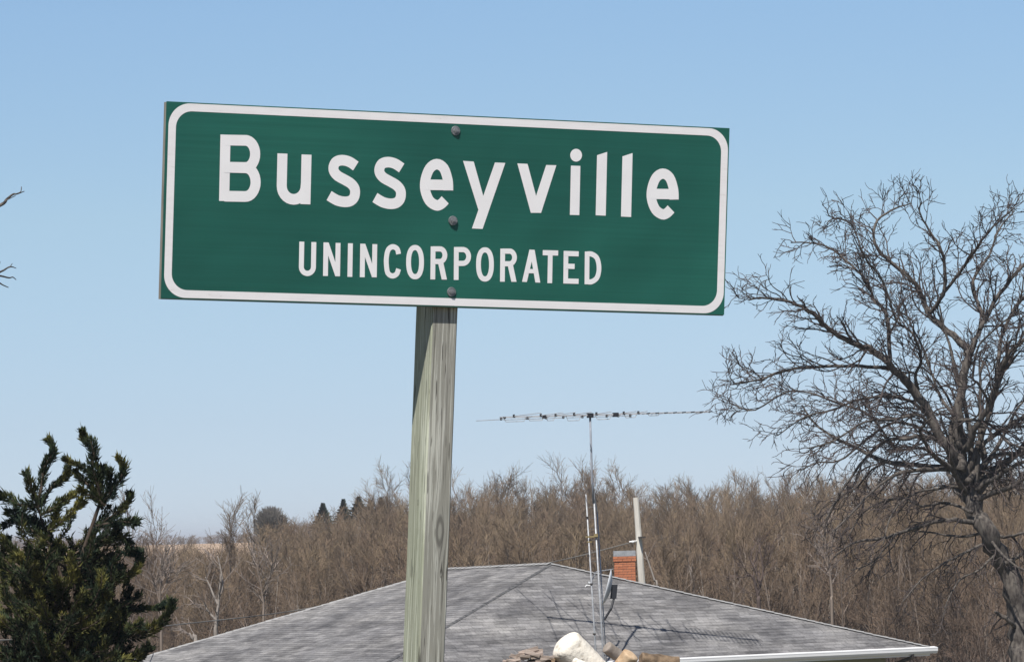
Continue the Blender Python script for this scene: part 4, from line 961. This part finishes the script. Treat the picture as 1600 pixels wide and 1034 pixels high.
own_tree(352, 190, 800, 3, 'sparse bare tree standing above the wood before the far field')
own_tree(372, 196, 808, 0, 'sparse bare tree, lower of the pair before the far field')
own_tree(604, 300, 742, 5, 'bushy bare tree rising above the wood just left of the post', wide=.9)
own_tree(628, 305, 752, 2, 'bare tree half hidden by the left edge of the post above the wood')
own_tree(742, 310, 742, 1, 'bare tree rising above the wood just right of the post')
own_tree(820, 305, 732, 4, 'tall bare tree above the wood left of the aerial mast')
own_tree(868, 300, 740, 0, 'bare tree above the wood close left of the aerial mast')
own_tree(905, 300, 744, 3, 'slender bare tree right behind the aerial mast')
own_tree(958, 300, 742, 5, 'bare tree above the wood between aerial mast and bleached pole')
own_tree(1192, 172, 862, 6, 'dark slender tree with twisted stems behind the right slope of the roof', mats=(m_drk, m_drk))
def stem_tree(name, label, paths, D, mat, rr, ntw=30, seed=1, tm=None):
    rng = random.Random(seed); tr, cw = MB(), MB(); b0 = at(*paths[0][0], D); gz = ground_z(b0.x, D)
    for i, pp in enumerate(paths):
        P = [at(x, y, D + .15 * i * k / len(pp)) for k, (x, y) in enumerate(pp)]
        if i == 0: P = [V(P[0].x, D, gz - .1)] + P
        P = bez(P, 4); n = len(P); r = rr * (1 if i == 0 else .6); tr.tube(P, [r * (1 - .7 * j / n) for j in range(n)], 6, noise_amp=.2)
        for k in range(ntw // len(paths)):
            q, t = sample(P, rng.uniform(.35, .98)); B = wiggle(q, side_dir(t, rng, .8), rng.uniform(.5, 1.4), 5, .2, rng, grav=.06)
            cw.tube(B, [.016, .014, .012, .010, .008, .006], 4, caps=False)
            for _ in range(3):
                q, t = sample(B, rng.uniform(.3, .9)); cw.tube(wiggle(q, side_dir(t, rng, .6), .4, 3, .2, rng), [.010, .009, .008, .006], 3, caps=False)
    r = empty(name, V(b0.x, D, gz)); tag(r, label, 'tree'); tr.build('trunk', mat, r, smooth=True); cw.build('crown', tm or m_palet, r)
stem_tree('dead_tree', 'pale forked dead tree among the brown wood left of the roof', [[(337, 1010), (338, 975), (341, 945), (343, 925), (346, 895)], [(341, 945), (334, 930), (328, 915), (321, 901)], [(338, 968), (330, 960), (323, 950), (318, 940)], [(343, 930), (348, 915), (345, 890), (340, 868)]], 150, m_pale, .085, 24, 3)
stem_tree('dead_tree', 'short pale broken stem leaning at the foot of the wood above the roof edge', [[(306, 1010), (301, 998), (296, 988)]], 150, m_pale, .09, 4, 4)
stem_tree('bare_tree', 'grey bare tree with upright limbs left of the pale forked dead tree', [[(252, 1010), (252, 960), (250, 920), (254, 880), (262, 850)], [(252, 950), (244, 920), (238, 895)], [(251, 930), (262, 905), (268, 890)]], 152, m_wt, .06, 50, 5)
stem_tree('dead_tree', 'thin pale leaning trunk in the wood just right of the bleached pole', [[(1028, 940), (1022, 905), (1014, 880), (1008, 862)]], 150, m_pale, .05, 3, 6)
stem_tree('bare_tree', 'thin pale sapling in the wood behind the right end of the ridge', [[(1300, 960), (1300, 930), (1296, 890), (1290, 850), (1288, 815)], [(1296, 890), (1286, 860), (1290, 830)]], 148, m_wt, .06, 30, 7)
stem_tree('bare_tree', 'pale crooked sapling in the wood left of the post', [[(412, 985), (412, 950), (408, 915), (402, 885), (405, 860)], [(411, 930), (420, 905), (426, 880)]], 150, m_wt, .055, 36, 8)
stem_tree('bare_tree', 'dark twisted small tree just above the roof slope right of the bleached pole', [[(1186, 960), (1184, 930), (1178, 905), (1172, 898), (1160, 902)], [(1184, 930), (1190, 905), (1192, 885), (1186, 850)], [(1188, 915), (1180, 890), (1170, 870)]], 150, m_drk, .075, 26, 9, m_drk)
for k in range(44):
    px = 225 + 31 * k + rng.uniform(-12, 12); y = rng.uniform(158, 170); sk = float(np.interp(px, SKX, SKY_))
    if px < 640 and k % 2: pass
    own_tree(px, y, sk + rng.uniform(55, 105) - (20 if px < 430 else 0), rng.randrange(7), 'slender bare brown tree along the near edge of the wood behind the house', 'bare trees along the near edge of the wood')

# dark conifers and a dense round tree on the skyline
m_con = noisy('conifer_needles', (.02, .035, .028), (.045, .065, .045), 1.2, .9)
m_rnd = noisy('dense_twigs', (.13, .12, .11), (.22, .20, .17), 1.0, .95)
def conifer(px, top, D, wpx, label, seed):
    rng = random.Random(seed); v = at(px, 845, D); gz = ground_z(v.x, D); tz = at(px, top, D).z; w = wpx / 2 * D / FPX; H = tz - gz; b = MB()
    for k in range(2400):
        t = rng.random() ** .35; z = gz + H * (.55 + .45 * t); r = w * min(2.4, (tz - z) / .95) ** 1.15 * rng.uniform(.2, 1.0) * (1 + .25 * math.sin(t * 150)); a = rng.uniform(0, 6.28)
        p = V(v.x + r * math.cos(a), D + r * math.sin(a), z); d = V(math.cos(a), math.sin(a), rng.uniform(-.3, .5)).normalized(); s = d.cross(V(0, 0, 1)).normalized()
        Lf = rng.uniform(.08, .2); wd_ = .05; b.face([p - d * Lf * .4, p + s * wd_ - V(0, 0, .05), p + d * Lf, p - s * wd_ + V(0, 0, .05)])
    r = empty('conifer', V(v.x, D, gz)); tag(r, label, 'conifer', 'dark conifers on the skyline left of the post'); b.build('crown', m_con, r)
    b = MB(); b.tube([V(v.x, D, gz - .2), V(v.x, D, tz - .2)], [.18, .02], 6); b.build('trunk', m_drk, r)
for i, (px, top, w, lb) in enumerate(((506, 786, 19, 'dark conifer standing apart at the left end of the skyline conifers'), (538, 780, 16, 'dark conifer second from the left among the skyline conifers'),
     (562, 776, 24, 'widest dark conifer in the middle of the skyline group'), (580, 781, 12, 'smallest dark conifer just right of the widest one'), (597, 777, 17, 'dark conifer nearest the post at the right end of the skyline group'))):
    conifer(px, top, 345, w, lb, 50 + i)
D = 340.0; v = at(424, 845, D); gz = ground_z(v.x, D); tz = at(424, 797, D).z; b = MB(); rg = random.Random(8)
cc = V(v.x, D, tz - 1.25)
for k in range(3400):
    d = rvec(rg); p = cc + V(d.x * 1.15, d.y * 1.2, d.z * 1.25) * rg.random() ** .4 * (1 + .12 * noise.noise(d * 3)); 
    if p.z < gz: continue
    b.tube(wiggle(p, (d + V(0, 0, .8)), .45, 2, .3, rg), [.022, .016, .010], 3, caps=False)
r = empty('round_tree', V(v.x, D, gz)); tag(r, 'dense rounded twiggy tree on the skyline left of the conifers', 'tree'); b.build('crown', m_rnd, r)
b = MB(); b.tube([V(v.x, D, gz - .2), cc], [.2, .08], 7); b.build('trunk', m_drk, r)

# ------------------------------------------------------------------ stack of logs and stones between sign and house
m_palelog = noisy('barkless_pale_log', (.36, .31, .24), (.74, .69, .60), 13, .9, bump=1.0, lo=.30, hi=.46, detail=8)
m_greylog = noisy('weathered_grey_log', (.20, .17, .14), (.36, .31, .27), 9, .95, bump=.6)
m_cut = noisy('orange_brown_cut_wood', (.36, .24, .14), (.60, .45, .30), 12, .9, bump=.5)
m_barkl = noisy('rough_log_bark', (.07, .05, .035), (.24, .17, .11), 16, .95, bump=.8)
m_split = noisy('split_weathered_wood', (.20, .16, .13), (.46, .38, .33), 14, .95, stretch=(.35, 1, 2.2), bump=.8)
LD = 30.0
def log(name, label, p0, p1, r, mat, endmat=None, seed=0, cap=.35, amp=.10, cat='log'):
    b = MB(); d = (p1 - p0); Ln = d.length; d.normalize(); a = d.orthogonal().normalized(); c = d.cross(a); NS, NR = 20, 20; caps_n = 6
    prof = [(-cap * r * math.cos(i / caps_n * math.pi / 2), math.sin(i / caps_n * math.pi / 2)) for i in range(1, caps_n + 1)]
    ring = [(s, k) for s, k in prof] + [(Ln * i / NR, 1) for i in range(1, NR)] + [(Ln - s, k) for s, k in reversed(prof)]
    for s, k in ring:
        for j in range(NS):
            an = 2 * math.pi * j / NS; q = V(math.cos(an), math.sin(an), s / r * .35 + seed * 7)
            rr = r * k * (1 + amp * noise.noise(q * 1.3) + amp * .55 * noise.noise(q * 4)); b.v.append(tuple(p0 + d * s + a * (math.cos(an) * rr) + c * (math.sin(an) * rr)))
    n = len(ring)
    for i in range(n - 1):
        for j in range(NS):
            j2 = (j + 1) % NS; b.f.append((i * NS + j, i * NS + j2, (i + 1) * NS + j2, (i + 1) * NS + j)); b.mi.append(1 if endmat and (i < caps_n - 1 or i >= n - caps_n) else 0)
    b.f.append(tuple(reversed(range(NS)))); b.mi.append(1 if endmat else 0); b.f.append(tuple((n - 1) * NS + j for j in range(NS))); b.mi.append(1 if endmat else 0)
    o = b.build(name, [mat, endmat] if endmat else mat, None, smooth=True, org=(p0 + p1) / 2); o.location = (p0 + p1) / 2
    return tag(o, label, cat, 'logs in the stack before the house')
lp = lambda x, y, dd=0: at(x, y, LD + dd)
log('pale_log', 'thick bleached log with rounded end, brightest on top of the stack', lp(886, 1008), lp(950, 1078, .1), .118, m_palelog, None, 1, .48, .13)
log('grey_log', 'thin grey log with a blunt end beside the tower foot', lp(948, 1010, .1), lp(992, 1044, .2), .042, m_greylog, m_greylog, 2, .1)
log('cut_log', 'short orange brown log with a cut end right of the pale log', lp(964, 1052, -.1), lp(985, 1023, -.15), .058, m_cut, m_cut, 3, .3)
log('bark_log', 'rough dark log still in its bark at the right end of the stack', lp(1001, 1031, .05), lp(1058, 1040, .1), .058, m_barkl, m_barkl, 4, .15, .22)
log('pale_log', 'small pale rounded log end low against the thick bleached log', lp(898, 1034, -.25), lp(925, 1046, -.25), .032, m_palelog, None, 5, .6)
log('dark_log', 'dark log low between the split wood and the bleached log', lp(842, 1040, .1), lp(880, 1046, .1), .07, m_barkl, m_barkl, 6, .15, .2)
b = MB(); rg = random.Random(2)
for k in range(30):                                                # one splintered piece
    t = k / 29; x = 796 + 58 * rg.random(); y = 1036 - 22 * max(0, 1 - ((x - 828) / 32) ** 2) * rg.uniform(.35, 1.05); c = lp(x, y + 3, rg.uniform(-.06, .06))
    d = V(1, rg.uniform(-.3, .3), rg.uniform(-.35, .35)).normalized(); u_ = d.cross(V(0, 1, 0)).normalized()
    b.box(c, d * rg.uniform(.03, .08), V(0, rg.uniform(.02, .05), 0), u_ * rg.uniform(.006, .014))
b.box(lp(826, 1040), V(.11, 0, 0), V(0, .09, 0), V(0, 0, .03))
org = lp(826, 1045); o = b.build('split_log', m_split, None, org=org); o.location = org; tag(o, 'splintered weathered piece of split wood at the left end of the stack', 'log', 'logs in the stack before the house')
row = 0; zz = lp(900, 1078).z; gz0 = ground_z(lp(900, 1078).x, LD)
while zz > gz0 + .08:                                              # the rows of logs that carry them
    for k in range(6 + row % 2):
        x = lp(800, 1078).x + (k - .5 * (row % 2)) * .21; c = V(x, LD, zz); seed = row * 10 + k
        log('stacked_log', 'weathered log in the lower rows of the stack', c + V(0, -.25 + .03 * (k % 3), 0), c + V(.02, .4, .01), .095, m_barkl, m_greylog, seed, .1, .1)
    zz -= .175; row += 1
for o in bpy.data.objects:
    if 'worldbuild' in o: del o['worldbuild']

if 0.0002 > 0:                                                         # thin spring air between here and the far trees
    b = MB(); b.abox(-27000, 27000, -200, 20800, -190, 16)
    hm = bpy.data.materials.new('air'); hm.use_nodes = True; nt = hm.node_tree; nt.nodes.remove(nt.nodes['Principled BSDF'])
    pv = nt.nodes.new('ShaderNodeVolumePrincipled'); pv.inputs['Density'].default_value = 0.0002; pv.inputs['Color'].default_value = (.86, .90, .97, 1)
    nt.links.new(pv.outputs[0], nt.nodes['Material Output'].inputs['Volume'])
    tag(b.build('haze', hm), kind='stuff')
